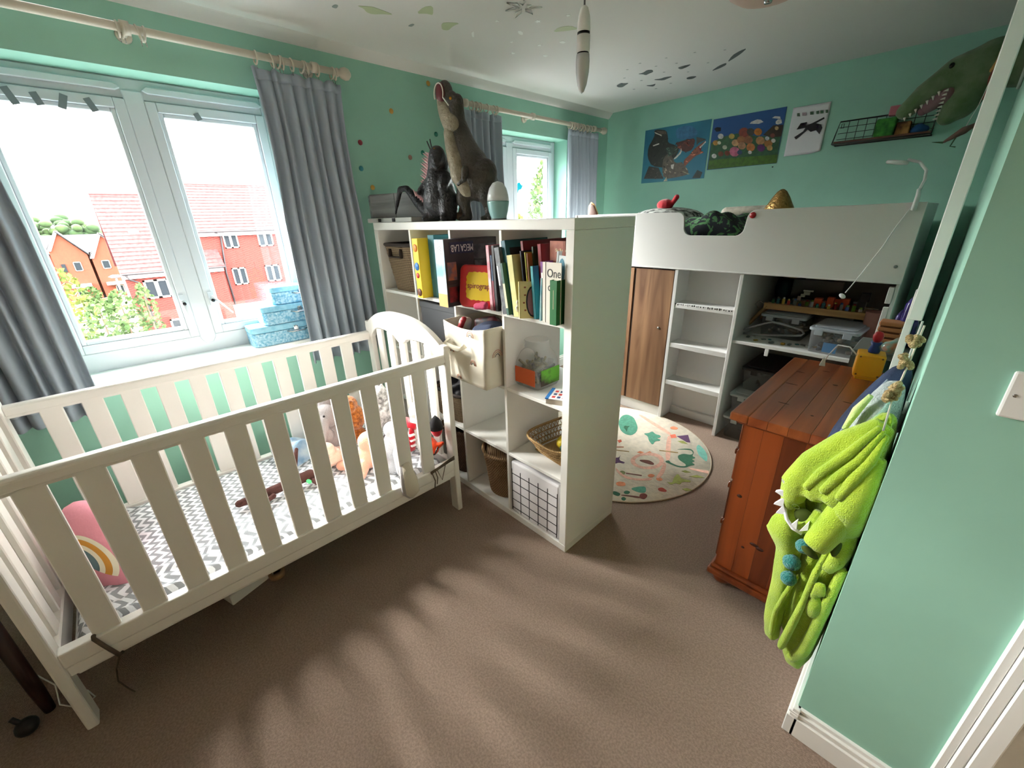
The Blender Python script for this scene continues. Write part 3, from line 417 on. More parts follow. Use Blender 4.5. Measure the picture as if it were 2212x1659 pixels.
toy('plush_bunny','grey plush bunny with a long white ear over the front rail',(-.76,-.405,.335),[((0,0,.10),(.05,.055,.09)),((.02,-.01,.01),(.05,.055,.05)),((0,0,.2),(.04,.04,.04)),((.06,-.02,.1),(.1,-.03,.02),.02,.022)],fur('blue_grey_plush',(188,190,196)),extra=[('ear',MB().tube([(.12,-.02,.10),(.158,-.03,.08),(.19,-.035,.02),(.195,-.035,-.05),(.19,-.035,-.075)],[.008,.022,.034,.034,.012],10,squash=.35),mat('ivory_plush',(215,208,192),1,bump=.3,bscale=150)),('ear_back',MB().tube([(.116,-.024,.10),(.152,-.034,.08),(.184,-.040,.02),(.189,-.040,-.05),(.184,-.040,-.082)],[.010,.025,.039,.039,.012],10,squash=.33),GREYF)])
toy('plush_bear','white plush bear in a red striped scarf near the far post',(-.80,-.245,.33),[((0,0,.12),(.05,.045,.10)),((0,0,.23),(.038,.035,.035)),((-.025,0,.262),(.014,.012,.014)),((.025,0,.262),(.014,.012,.014))],WHF,extra=[('scarf',MB().tube([(-.045,-.03,.18),(0,-.052,.175),(.045,-.035,.17)],.016).tube([(.03,-.05,.16),(.035,-.058,.1),(.03,-.06,.04)],[.014,.02,.018],squash=.5),REDF),('scarf_stripe',MB().box(.012,.052,-.072,-.045,.1,.108).box(.012,.052,-.072,-.045,.07,.078).box(.012,.052,-.074,-.045,.13,.138),WHF)])
toy('plush_fish','orange plush fish with white band beside the far cot post',(-.72,-.235,.345),[((0,0,.045),(.075,.04,.05)),((.06,.02,.06),(.085,.03,.08),.016,.01)],fur('orange_plush',(222,70,28),b=.15),extra=[('white_band',MB().tube([(-.03,-.038,.085),(-.025,-.044,.05),(-.03,-.036,.012)],[.008,.012,.008]),WHF),('fin_edge',MB().tube([(.03,-.03,.0),(.075,-.015,.03),(.085,.0,.07)],.004),eye),('fin',MB().ell((.0,-.045,.05),(.018,.006,.012)),WHF)])
t=thing('plush_ladybird','red plush with a black pointed hood at the far cot corner','soft toy',(-.665,-.215,.50),0,'soft toys piled in the cot')
MB().ell((0,0,0),(.035,.03,.045)).build('body',REDF,t,remesh=.005); MB().lathe([(.036,-.0),(.032,.03),(.018,.055),(.0,.075)],14).build('hood',mat('black_felt',(20,18,20),1),t)
t=thing('cloth_twig_toy','dark brown cloth twig with a green felt leaf lying on the sheet','soft toy',(-.93,-.83,.345))
TW=mat('brown_cord_cloth',(78,44,38),.95,bump=.4,bscale=250)
MB().cap((-.02,-.12,.01),(.0,.07,.025),.02,.026).build('stem',TW,t); MB().cap((-.02,-.12,.01),(-.03,-.22,.006),.019,.016).cap((.03,-.1,.012),(.05,-.16,.004),.012,.009).build('twig',TW,t); MB().cap((-.01,.0,.03),(-.09,.06,.13),.014,.008).build('twig',TW,t)
MB().cap((.0,.06,.015),(.1,.09,.0),.013,.01).cap((.1,.09,.0),(.13,.075,0),.008,.004).cap((.1,.09,.0),(.135,.1,0),.008,.004).cap((.1,.09,.0),(.12,.12,0),.008,.004).build('twig',TW,t)
MB().ell((.06,.045,.03),(.022,.01,.003)).build('leaf',mat('green_felt',(60,200,95),.9),t)
t=thing('folded_blanket','pale blue and white blanket crumpled against the back slats','blanket',(-1.24,-.72,.325))
def bl(u,v): return (-.10+.2*u+.01*math.sin(9*v),-.1+.24*v,.10*math.sin(math.pi*min(1,max(0,u)))**.6*(.6+.4*math.sin(3*v+1))+.012*math.sin(14*u+10*v))
MB().grid(bl,24,24).build('blanket_cloth',mat('pale_blue_fleece',(205,222,232),1,c2=(120,165,205),nscale=9,bump=.2,bscale=120),t)
# tie cords on the cot
twine=mat('brown_twine',(92,80,66),.95,bump=.5,bscale=400)
t=thing('twine_tie','brown twine tied around the far end of the cot front rail','twine',(-.6,-.2,.3))
mb=MB()
for k in range(3): mb.tube([(.003+.002*k,-.115,.02-.004*k),(.009,-.06,.034-.005*k),(.01,.0,.048-.007*k),(.008,.028,.05-.008*k)],.0028,6)
mb.tube([(.006,-.11,.02),(.014,-.10,-.03),(.01,-.105,-.075)],.003,6).tube([(.006,-.09,.02),(.014,-.085,-.02),(.012,-.09,-.055)],.0025,6).tube([(.008,-.08,.02),(.014,-.06,-.045),(.01,-.03,.03)],.0022,6)
mb.build('twine_cord',twine,t)
t=thing('twine_tie','dark twine wrapped around the near end of the cot front rail','twine',(-.6,-1.52,.29)); 
MB().tube([(-.01,0,.032),(.003,.0,.03),(.006,.012,-.01),(.004,.03,-.072),(-.01,.035,-.078)],.006,6).build('twine_cord',twine,t)
MB().tube([(.004,.03,-.07),(.01,.01,-.11),(.008,.0,-.16),(.01,.012,-.21),(.01,.02,-.235)],.0022,6).build('loose_end',twine,t)
# under the cot
t=thing('tape_roll','small roll of brown tape on the carpet under the cot','tape',(-.84,-1.01,0))
MB().lathe([(.018,.0),(.034,.0),(.034,.024),(.018,.024),(.018,.0)],24).build('tape_ring',mat('tan_tape',(165,130,95),.5),t)
t=thing('white_storage_box','white flat box with green edge on the carpet under the cot','box',(-.90,-1.13,0),math.radians(18))
box(-.08,.08,-.09,.09,0,.055).build('box_body',WHITE,t,bevel=.004); box(-.081,-.02,.06,.092,.02,.056).build('green_label',mat('green_card',(40,150,95),.6),t)
# dark furniture at the frame's left edge
t=thing('dark_wood_chair','dark wooden chair in shadow left of the cot','chair',(-.98,-1.86,0))
DKW=wood('dark_stained_wood',(52,24,20),(30,14,12),'z')
for a,b in ((-.2,-.14),(.2,-.14),(-.2,.14),(.2,.14)): MB().lathe([(.014,0),(.018,.1),(.02,.43)],10,(a,b,0)).build('leg',DKW,t)
box(-.23,.23,-.17,.17,.43,.47).build('seat',DKW,t,bevel=.01)
for a in (-.2,0,.2): MB().tube([(a,-.15,.47),(a,-.18,.95)],.012).build('back_spindle',DKW,t)
box(-.22,.22,-.2,-.16,.9,.98).build('backrest',DKW,t,bevel=.008)
t=thing('black_castor_wheel','black ball shaped castor on the carpet at the lower left','castor',(-.73,-1.76,0))
MB().ell((0,0,.028),.028).build('ball',BLACK,t); MB().tube([(0,0,.03),(-.01,-.02,.075)],.007).build('stem',BLACK,t)
o=MB().tube([(.03,.0,.004),(.05,.03,.004),(.1,.05,.006),(.13,.02,.02),(.1,-.02,.05),(.05,-.02,.09),(.02,-.05,.14)],.0022,6).build('white_cable',WHITE,None,(-.82,-1.66,.0)); tag(o,'thin white looped cable behind the near cot leg','cable')
# ---------------- curtains, poles ----------------
def curtain(y0,y1,zt,zb,label,seed,flare=0,xc=-1.60,lean=0):
    t=thing('curtain',label,'curtain',(xc,(y0+y1)/2,zb),0,'grey pleated curtains')
    w=(y1-y0)/2; n=max(8,int((y1-y0)/.042)); hh=zt-zb; rnd=random.Random(seed); ph=[rnd.uniform(-.7,.7) for _ in range(n+2)]
    def f(u,v):
        s=v; k=u*n; a=.016+.014*min(1,s*1.8)
        wob=.5*math.sin(1.7*k+seed)+.35*math.sin(.6*k+2*s+seed)
        x=a*math.sin(2*math.pi*(k*.82)+wob+1.1*math.sin(s*2+u*4))+.010*math.sin(3*u+2*s+seed)
        y=(2*u-1)*w*(1+flare*s)*(1-.06*math.sin(math.pi*min(1,s*2.2)))+.006*math.sin(2*math.pi*k*.5+seed)+lean*s
        if s<.06: x*=.55+7.5*s
        return (x,y,hh*(1-v)+.006*math.sin(k*3)*(v<.02))
    MB().grid(f,n*9,26).build('curtain_cloth',CURT,t,solid=.0025)
    # gathered heading tape
    def g(u,v): 
        x,y,z=f(u,v*.03); return (x+.004,y,z)
    MB().grid(g,n*9,2).build('heading_tape',CURT,t,solid=.002)
    # doubled hem
    def h_(u,v):
        x,y,z=f(u,.955+v*.045); return (x+.004,y,z)
    MB().grid(h_,n*9,2).build('hem',CURT,t,solid=.002)
    return t
curtain(-1.80,-1.365,2.155,.69,'grey pleated curtain at the left edge of the big window',1)
curtain(-.435,-.01,2.155,.69,'grey pleated curtain on the right of the big window, hanging behind the cot',2.2,.04)
curtain(.80,1.165,2.15,.7,'grey pleated curtain left of the small window, behind the toy dinosaurs',3.1)
curtain(1.955,2.335,2.15,.7,'grey pleated curtain right of the small window by the corner',4.4)
def pole(y0,y1,z,label,brs,rings,left_fin=True):
    t=thing('curtain_pole',label,'curtain pole',(-1.60,(y0+y1)/2,z)); c=(y0+y1)/2
    MB().tube([(0,y0-c,0),(0,y1-c,0)],.0155,16).build('pole',CREAM,t)
    for y,s in ((y1-c,1),)+(((y0-c,-1),) if left_fin else ()):
        fn=MB().lathe([(.012,0),(.02,.004),(.02,.012),(.013,.016),(.024,.03),(.03,.05),(.026,.068),(.012,.08),(0,.083)],18,T=R(x=-math.pi/2*s,t=(0,y,0))); fn.build('finial',CREAM,t)
    for y in brs:
        b=MB().tube([(-.1,y-c,-.0),(0,y-c,-.0)],.012,12).lathe([(.028,0),(.026,.012),(.014,.014)],16,T=R(y=math.pi/2,t=(-.1,y-c,0)))
        b.lathe([(.024,-.014),(.024,.014)],16,T=R(x=math.pi/2,t=(0,y-c,0))); b.build('bracket',CREAM,t)
    for k,y in enumerate(rings):
        a=.12*math.sin(k*2.3)
        pts=[(.0255*math.cos(i*math.pi/10),a*.05*math.sin(i*math.pi/10),.0255*math.sin(i*math.pi/10)-.009) for i in range(20)]
        rg=MB().tube(pts,.0042,6,closed=True).build('ring',CREAM,t,(0,y-c,0),(0,0,a))
        MB().tube([(0,0,-.035),(0,0,-.045),(.003,0,-.052)],.0018,5).build('eyelet',CHROME,rg)
pole(-2.0,-.02,2.205,'long cream curtain pole over the big window',[-.86,-.13],[-.885,-.87,-.82,-.805]+[-.40,-.33,-.30,-.285,-.24,-.19,-.17,-.115,-.04,-.03],False)
pole(.78,2.40,2.185,'short cream curtain pole over the small window',[.845,1.50,2.30],[.90,.93,.95,.97,1.03,1.10,1.12]+[1.96,1.985,2.0,2.03,2.06,2.10,2.14,2.19,2.24])
# stickers on the window wall
CS={'o':mat('sticker_ochre',(205,160,70),.6),'r':mat('sticker_red',(150,50,60),.6),'t':mat('sticker_teal',(35,130,110),.6),'b':mat('sticker_blue',(60,150,160),.6),'n':mat('sticker_brown',(150,115,95),.6)}
for k,(y,z,c,lb) in enumerate(((.343,2.092,'o','ochre dot sticker below the curtain pole end'),(.632,2.279,'o','ochre dot sticker highest on the wall, by the dinosaur snout'),(.112,1.905,'r','dark red dot sticker right of the grey curtain'),(.094,1.767,'b','blue dot sticker under the dark red one'),(.151,1.665,'o','ochre dot sticker just above the grey box'),(.66,2.0,'t','green dot sticker beside the dinosaur neck'),(.541,1.883,'t','teal dot sticker low between the dinosaurs and the wall middle'),(.442,1.849,'n','brown dot sticker left of the teal dot'))):
    o=MB().lathe([(.0145,0),(.0145,.0006),(0,.0007)],20,T=R(y=math.pi/2)).build('wall_sticker',CS[c],None,(XL+.0004,y,z)); tag(o,lb,'sticker','dot stickers on the window wall')
# suitcases on the sill
SC=mat('light_blue_case',(84,150,182),.5,c2=(165,200,214),nscale=75); SCP=mat('pale_blue_case_lid',(110,170,195),.45,c2=(135,188,208),nscale=40)
z=ZS+.022
for k,(w,d,h_,yc,lb) in enumerate(((.36,.16,.112,-.52,'largest blue speckled mini suitcase at the bottom of the stack on the sill'),(.30,.15,.105,-.475,'middle blue speckled mini suitcase of the stack on the sill'),(.22,.13,.098,-.445,'smallest blue mini suitcase on top of the stack on the sill'))):
    t=thing('mini_suitcase',lb,'suitcase',(XL-.06,yc,z),0,'stacked mini suitcases'); 
    def rr_(w,d,r=.03):
        p=[]
        for cx,cy,a0 in ((d/2-r,w/2-r,0),(-d/2+r,w/2-r,90),(-d/2+r,-w/2+r,180),(d/2-r,-w/2+r,270)):
            for q in range(6): a=math.radians(a0+18*q); p.append((cx+r*math.cos(a),cy+r*math.sin(a)))
        return p
    MB().prism(rr_(w,d),0,h_*.68,'z').build('case_base',SC,t,bevel=.003)
    MB().prism(rr_(w+.004,d+.004),h_*.69,h_,'z').build('case_lid',SCP,t,bevel=.004)
    hy=.05; MB().tube([(d/2+.002,hy-.05,h_*.6),(d/2+.018,hy-.03,h_*.56),(d/2+.018,hy+.04,h_*.56),(d/2+.002,hy+.06,h_*.6)],.004,6).build('carry_handle',CHROME,t)
    MB().box(d/2,d/2+.006,hy-.012,hy+.012,h_*.5,h_*.82).tube([(d/2+.006,hy-.008,h_*.78),(d/2+.012,hy,h_*.84),(d/2+.006,hy+.008,h_*.78)],.003,6).build('clasp',CHROME,t)
    z+=h_+.001
# gel sticker on small window
o=MB().prism([(1.555,1.66),(1.575,1.70),(1.55,1.735),(1.585,1.745),(1.61,1.755),(1.64,1.73),(1.66,1.74),(1.635,1.70),(1.60,1.69),(1.59,1.665)],XL-.17,XL-.166,'x').build('window_gel_sticker',mat('turquoise_gel',(20,190,215),.3),None); tag(o,'turquoise gel sticker on the small window pane','sticker')
# ---------------- ceiling pieces ----------------
t=thing('pendant_light','white pendant lampholder with candle bulb hanging from the ceiling','light',(-.12,.17,2.36))
zb=1.978
MB().lathe([(.04,0),(.04,-.018),(.012,-.028)],20).build('ceiling_rose',WHITE,t); MB().tube([(0,0,-.02),(0,0,-.27)],.0032,8).build('cord',mat('grey_flex',(120,120,118),.5),t)
MB().lathe([(.004,-.262),(.012,-.268),(.019,-.29),(.0215,-.325),(.0215,-.332)],18).build('lampholder_top',WHITE,t); MB().lathe([(.0205,-.332),(.0205,-.34)],18).build('black_ring',BLACK,t)
MB().lathe([(.0215,-.34),(.022,-.375),(.022,-.387)],18).build('lampholder_skirt',WHITE,t); MB().lathe([(.0195,-.387),(.0195,-.391)],18).build('black_ring',BLACK,t)
MB().lathe([(.0215,-.391),(.023,-.41),(.022,-.44),(.016,-.475),(.008,-.495),(.0,-.502)],18).build('candle_bulb',mat('frosted_bulb',(205,205,205),.25),t)
t=thing('ceiling_lampshade','blush paper shade flat against the ceiling at the top edge','light',(.09,1.17,2.36)); MB().lathe([(.15,0),(.16,-.02),(.12,-.045),(.07,-.055),(0,-.057)],24).build('shade',mat('blush_paper',(205,180,165),.9),t); MB().lathe([(.02,-.05),(.015,-.07),(0,-.072)],12).build('finial',CHROME,t)
CK={'d':mat('sticker_dark_grey',(95,100,98),.7),'g':mat('sticker_glow_green',(190,200,160),.6),'e':mat('sticker_grey',(150,160,155),.7),'w':mat('sticker_white',(245,246,240),.5),'s':mat('sticker_pale_grey',(172,176,170),.7)}
NM={'d':'black dinosaur ceiling sticker above the bed','g':'pale green glow ceiling sticker','e':'small grey sticker on the ceiling over the big window','w':'white glow sticker near the pendant light'}
DW=['long necked dinosaur leftmost','curled tail one','lizard shape in the middle of the lower row','thin one at the bottom of the flock','heavy one in the upper middle','small one right of centre','flying one left of the pair by the wall','largest flying one nearest the right']
WW=['leaf shaped one left of the pendant','dinosaur shape nearest the left','striped fan shape','dark patterned patch above the small window']
cn={}
for kd,p in CEIL:
    i=cn.get(kd,0); cn[kd]=i+1
    o=MB().prism(smooth_poly(p,1),H-.0012,H-.0002,'z').build('ceiling_sticker',CK[kd],None)
    tag(o,(NM[kd]+', '+DW[i]) if kd=='d' else NM[kd]+', '+['dinosaur shape with a tail at the top left','striped fan shape','blocky patch in the middle','winged one beside the pendant'][i] if kd=='g' else NM[kd]+', '+['oval one at the far left','small one further right'][i] if kd=='e' else NM[kd]+', '+['blocky shell shape','small oval right of centre','flat strip lowest of the group','slim upright one furthest left'][i],'sticker','ceiling stickers')
for k,(sx_,sy_,r_,c) in enumerate(sorted(STARS,key=lambda q:(q[3],q[0]))):
    p=[(sx_+r_*(1 if j%2==0 else .45)*math.cos(j*math.pi/5+k),sy_+r_*(1 if j%2==0 else .45)*math.sin(j*math.pi/5+k)) for j in range(10)]
    o=MB().prism(p,H-.0012,H-.0002,'z').build('star_sticker',CK[c],None); tag(o,'small white star sticker by the pendant, %s from the window side'%ORDN[k-15] if c=='w' else 'tiny pale star sticker among the ceiling dinosaurs, %s from the window side'%ORDN[k],'sticker','white ceiling stars' if c=='w' else 'pale ceiling stars')
o=MB()
for j in range(7):
    a=j*2*math.pi/7; u=Vector((math.cos(a),math.sin(a),0)); w=Vector((-u.y,u.x,0)); c=Vector((-.735,.519,H-.001)); L_=.085 if j!=3 else .12
    pts=[c+u*.02,c+u*L_*.5+w*.014,c+u*L_,c+u*L_*.5-w*.014]; o.tube([q-Vector((0,0,.003)) for q in pts],.0030,5,closed=True)
o.build('ceiling_flower_sticker',CK['w'],None); f=bpy.data.objects['ceiling_flower_sticker']; tag(f,'large white outline flower sticker on the ceiling at the top','sticker')
# ---------------- cube shelving unit ----------------
T_=.038; C_=.3343; D_=.016; BX=-1.4612; V=[T_,T_+C_,T_+C_+D_,T_+2*C_+D_,T_+2*C_+2*D_,T_+3*C_+2*D_,T_+3*C_+3*D_,T_+4*C_+3*D_]; BD=.39
def cx(col): # col 1..4 from the left -> inner x range
    k=4-col; return (-(V[2*k+1]),-(V[2*k]))
def cz(row): # row 1..4 from the top -> inner z range
    k=4-row; return (V[2*k],V[2*k+1])
ks=thing('cube_bookcase','tall white cube bookcase of sixteen cells dividing the room','bookcase',(0,0,0))
box(-T_,0,0,BD,T_-.0,1.4612-T_).build('side_panel',LAM,ks,bevel=.002); box(BX,BX+T_,0,BD,T_,1.4612-T_).build('side_panel',LAM,ks,bevel=.002)
box(BX,0,0,BD,1.4612-T_+.0006,1.4612).build('top_panel',LAM,ks,bevel=.002); box(BX,0,0,BD,0,T_-.0006).build('base_panel',LAM,ks,bevel=.002)
for k in (1,3,5): box(-V[k+1],-V[k],.004,BD-.004,T_,1.4612-T_).build('upright',LAM,ks,bevel=.0015)
for k in (1,3,5):
    for c in (1,2,3,4): a,b=cx(c); box(a,b,.004,BD-.004,V[k],V[k+1]).build('shelf',LAM,ks,bevel=.001)
Z1,Z2,Z3,Z4=[cz(r)[0] for r in (1,2,3,4)]
# baskets
WK=weave('dark_wicker',(172,148,112),(70,52,36),(330,1,330),1.0,rot=1); RIM=mat('dark_brown_rim',(52,42,36),.8,bump=.4,bscale=200)
def basket(label,loc,w0,w1,d0,d1,h,m=WK,rim=RIM,n=8,rot=0,open_=.9,nm='wicker_basket',grp=None):
    t=thing(nm,label,'basket',loc,rot,grp)
    def ring(w,d,z,e=5):
        p=[]
        for k in range(32):
            a=2*math.pi*k/32; c,s=math.cos(a),math.sin(a); q=(abs(c)**e+abs(s)**e)**(-1/e); p.append((w/2*c*q,d/2*s*q,z))
        return p
    rows=14; vs=[];fs=[]
    for i in range(rows+1):
        u=i/rows; bul=.003*(i%2); vs+=ring(w0+(w1-w0)*u+bul,d0+(d1-d0)*u+bul,h*u,n)
    vs+=ring(w1-.014,d1-.014,h,n)+ring(w0-.014,d0-.014,.01,n)
    for i in range(rows+2):
        for k in range(32): fs.append((i*32+k,i*32+(k+1)%32,(i+1)*32+(k+1)%32,(i+1)*32+k))
    fs.append(tuple(range(31,-1,-1))); fs.append(tuple((rows+2)*32+k for k in range(32)))
    MB().add(vs,fs,True).build('woven_body',m,t)
    p=ring(w1,d1,h,n); MB().tube(p,.009,8,closed=True).build('rim',rim,t)
    return t
a,b=cx(1); bk=basket('tapered wicker basket with dark rim in the top left cell',(( a+b)/2-.005,.165,Z1),.22,.315,.25,.30,.255)
MB().tube([(-.06,-.152,.235),(-.058,-.157,.19),(.058,-.157,.19),(.06,-.152,.235)],.012,8,squash=.5).build('handle_hole_trim',RIM,bk)
a,b=cx(2); b2=basket('wicker basket of black things in the third row behind the cot',((a+b)/2,.17,Z3),.26,.30,.28,.31,.17)
o=MB(); rnd=random.Random(3)
for k in range(9): o.cap((rnd.uniform(-.1,.1),rnd.uniform(-.1,.1),.12),(rnd.uniform(-.1,.1),rnd.uniform(-.12,.1),.2+rnd.uniform(0,.06)),.035,.02,8)
q=o.build('black_bag',mat('black_nylon',(20,20,26),.5),None,((a+b)/2,.17,Z3),remesh=.008); tag(q,'crumpled black bag stuffed in the third row basket','bag')
JU=weave('jute_weave',(176,142,98),(120,90,60),(420,1,330),1.0); JD=weave('dark_jute',(120,88,60),(80,56,38),(420,1,330),1.0)
a,b=cx(3); j=basket('round tan jute basket in the bottom row, third cell',((a+b)/2+.03,.15,Z4),.23,.29,.23,.29,.26,JU,JU,2,nm='jute_basket')
MB().lathe([(.136,.20),(.143,.205),(.145,.24),(.15,.255)],28,sx=1,sy=1).build('folded_cuff',JU,j)
a,b=cx(2); basket('dark brown jute basket in the bottom row behind the cot leg',((a+b)/2,.17,Z4),.27,.29,.27,.29,.27,JD,JD,3,nm='jute_basket')
# woven rattan tray with slats (third row, right cell)
a,b=cx(4); t=thing('rattan_tray','light rattan tray basket in the right cell of the third row','basket',((a+b)/2+.03,.215,Z3),math.radians(-8))
RT=weave('rattan',(214,178,120),(140,104,60),(420,1,420),.8,rot=1)
def tring(w,d,z,e=4): return [((w/2)*math.cos(q)*(abs(math.cos(q))**e+abs(math.sin(q))**e)**(-1/e),(d/2)*math.sin(q)*(abs(math.cos(q))**e+abs(math.sin(q))**e)**(-1/e),z) for q in [2*math.pi*k/48 for k in range(48)]]
lo,hi=tring(.21,.26,.02),tring(.28,.36,.10)
MB().tube(hi,.007,8,closed=True).build('rim',RT,t); MB().tube(lo,.005,8,closed=True).build('base_ring',RT,t); box(-.10,.10,-.125,.125,.002,.014).build('base',RT,t,bevel=.01)
cw=MB()
for k in range(48):
    for s in (2,-2):
        cw.tube([lo[k],hi[(k+s)%48]],.0018,4)
cw.tube(tring(.235,.295,.045),.003,6,closed=True).tube(tring(.255,.325,.07),.003,6,closed=True)
o=cw.build('cane_lattice',RT,t); o['kind']='stuff'
o=MB().ell((0,0,.0),(.045,.05,.035)).ell((.05,.02,.01),(.03,.03,.03)).build('yellow_toy',mat('yellow_plastic',(230,205,40),.4),None,(a+.2,.20,Z3+.055),remesh=.005); tag(o,'yellow toy lying in the rattan tray','toy')
o=MB().cap((0,-.03,0),(.01,.05,.02),.014,.01).ell((0,-.03,.02),.018).build('green_toy',mat('dark_green_plastic',(30,80,60),.4),None,(a+.245,.16,Z3+.05)); tag(o,'dark green toy at the front of the rattan tray','toy')
# black square gift-like grid box, bottom right
t=thing('storage_box','white fabric storage box with a black grid pattern in the bottom right cell','storage box',((a+b)/2,.0,Z4+.001))
BXM=mat('white_canvas_box',(226,224,226),.85,bump=.1,bscale=300)
box(-.155,.155,.006,.33,0,.305).build('box_body',BXM,t,bevel=.008,seg=2)
gm=MB()
for k in range(6): x=-.150+.0595*k; gm.box(x-.0016,x+.0016,.0045,.0062,.012,.262)
for k in range(5): z=.028+.052*k; gm.box(-.152,.149,.0043,.006,z-.0016,z+.0016)
gm.build('printed_grid',BLACK,t)
# dark grey cube drawer
a,b=cx(2); t=thing('storage_cube','plain dark grey fabric storage cube in the second row','storage box',((a+b)/2,.0,Z2)); GC=mat('charcoal_fabric',(78,80,84),.85,bump=.15,bscale=400)
box(-.158,.158,.012,.34,.0,.318).build('cube_body',GC,t,bevel=.006); box(-.159,.159,.008,.014,.29,.319).build('front_hem',GC,t,bevel=.002)
# canvas rainbow bin sticking out of its cell
a,b=cx(3); t=thing('canvas_bin','cream canvas bin printed with small rainbows, poking out of its cell','storage box',((a+b)/2,.0,Z2))
CAN=mat('cream_canvas',(228,222,205),.9,bump=.1,bscale=350)
def bin_(u,v):
    # closed rounded square wall; u around, v up
    q=u*4; side=int(q)%4; s=q-int(q); w0=.145+.008*v; y0,y1=-.085,.235
    c=[(-w0,y0),(w0,y0),(w0,y1),(-w0,y1)]; p,r=c[side],c[(side+1)%4]; x=p[0]+(r[0]-p[0])*s; y=p[1]+(r[1]-p[1])*s
    sag=.012*math.sin(math.pi*s)*math.sin(6*v+2*side); hgt=.285-(.022*math.sin(math.pi*s) if side==0 else 0)
    if side in(0,2): y+=sag*(1 if side==2 else -1)
    else: x+=sag*.6
    return (x,y,v*hgt-(.025*(1-v) if side==0 else 0)*0)
MB().grid(bin_,48,14,wrapu=True).build('canvas_wall',CAN,t,solid=.003); box(-.143,.143,-.083,.232,0,.006).build('base',CAN,t)
MB().tube([(-.11,-.09,.20),(-.11,-.125,.185),(.015,-.128,.178),(.015,-.092,.19)],.014,8,squash=.25).build('grab_handle',CAN,t)
rbm={'p':mat('print_pink',(205,140,125),.8),'k':mat('print_charcoal',(75,70,75),.8),'o':mat('print_ochre',(190,150,110),.8)}
for x,z,s,side in ((-.092,.14,.016,0),(.055,.235,.024,0),(.065,.105,.02,0),(-.05,.012,.018,0),(.0,.15,.026,1)):
    for r_,c in ((1,'p'),(.72,'o'),(.42,'k')):
        pts=[]
        for k in range(9):
            g=math.pi*k/8; 
            if side==0: pts.append((x+s*r_*math.cos(g),-.0875-.012*abs(math.sin(math.pi*(x+.15)/.3))*0-.004,z+s*r_*1.2*math.sin(g)))
            else: pts.append((.1555,.0+s*r_*math.cos(g)*1.1-.02,z+s*r_*1.2*math.sin(g)))
        MB().tube(pts,.0016,4).build('rainbow_print',rbm[c],t)
def cloth(name,label,cat,loc,caps,m,grp=None,vox=.007):
    mb=MB()
    for c in caps: mb.cap(*c,8) if len(c)==4 else mb.ell(c[0],c[1],10,6)
    o=mb.build(name,m,None,loc,remesh=vox); tag(o,label,cat,grp); return o
xb=(a+b)/2
cloth('denim_clothes','dark denim clothing bundled in the rainbow bin','clothes',(xb+.06,.03,Z2+.22),[((0,0,.0),(.09,.10,.07)),((-.03,-.05,.02),(.06,-.05,.045),.035,.03)],mat('dark_denim',(48,58,82),.95,bump=.3,bscale=300))
cloth('black_bag','black bag with red trim at the back of the rainbow bin','bag',(xb-.02,.10,Z2+.20),[((0,0,0),(.11,.08,.09)),((-.05,-.04,.06),(.05,-.02,.08),.02,.02)],mat('black_trim_bag',(30,24,28),.6,c2=(120,20,30),nscale=12))
t=thing('striped_shoe','red and cream striped toy shoe on top of the rainbow bin','shoe',(xb-.09,-.01,Z2+.235),(0,math.radians(-62),math.radians(20)))
MB().cap((-.04,0,0),(.045,0,0),.03,.022).ell((.03,0,.02),(.03,.026,.02)).build('shoe_body',mat('cream_shoe',(222,214,200),.6),t,remesh=.005); MB().cap((-.035,-.014,.012),(.045,-.01,.014),.021,.018).build('red_stripe',mat('shoe_red',(165,30,40),.5),t)
# board games (top row, second cell)
def game(name,label,x0,x1,y0,y1,z0,z1,c,extra=(),cat='box',rot=0,rough=.45):
    t=thing(name,label,cat,((x0+x1)/2,y0,z0),rot,'games and boxes on the top shelf'); w=(x1-x0)/2
    m=mat('print_%d_%d_%d'%c,c,rough); box(-w,w,0,y1-y0,0,(z1-z0)*.62).build('box_base',m,t,bevel=.0015); box(-w-.001,w+.001,-.001,y1-y0+.001,(z1-z0)*.3,z1-z0).build('box_lid',m,t,bevel=.0015)
    for nm,q,mm in extra: q.build(nm,mm,t)
    return t
def disc(x,z,r,y=-.003,sx=1): return MB().lathe([(r,0),(r,.0008),(0,.0009)],20,T=Matrix.Translation((x,y+.001,z))@Matrix.Rotation(math.pi/2,4,'X')@Matrix.Scale(sx,4,(1,0,0)))
YEL=mat('print_yellow',(240,205,40),.45); RD=mat('print_red',(200,55,50),.5); BL=mat('print_blue',(50,120,190),.5); BRN=mat('print_brown',(110,60,40),.5); WHT=mat('print_white',(235,235,235),.5); ORN=mat('print_orange',(235,140,50),.5)
game('game_box','yellow game box standing upright in the top row, second cell',-1.005,-.957,-.03,.25,Z1,Z1+.295,(242,208,38),[('round_print',disc(0,.16,.02),BL),('round_print',disc(0,.115,.014),RD),('animal_print',disc(0,.03,.02),BRN),('face_print',disc(0,.25,.019),ORN)])
game('game_box','teal game box with red circle beside the yellow one',-.952,-.90,.03,.29,Z1,Z1+.31,(50,120,130),[('round_print',MB().lathe([(.045,0),(.045,.001),(0,.001)],22,T=R(y=math.pi/2,t=(.0275,.09,.21))),RD),('pencil_print',box(.027,.0285,.12,.14,.03,.16),ORN)])
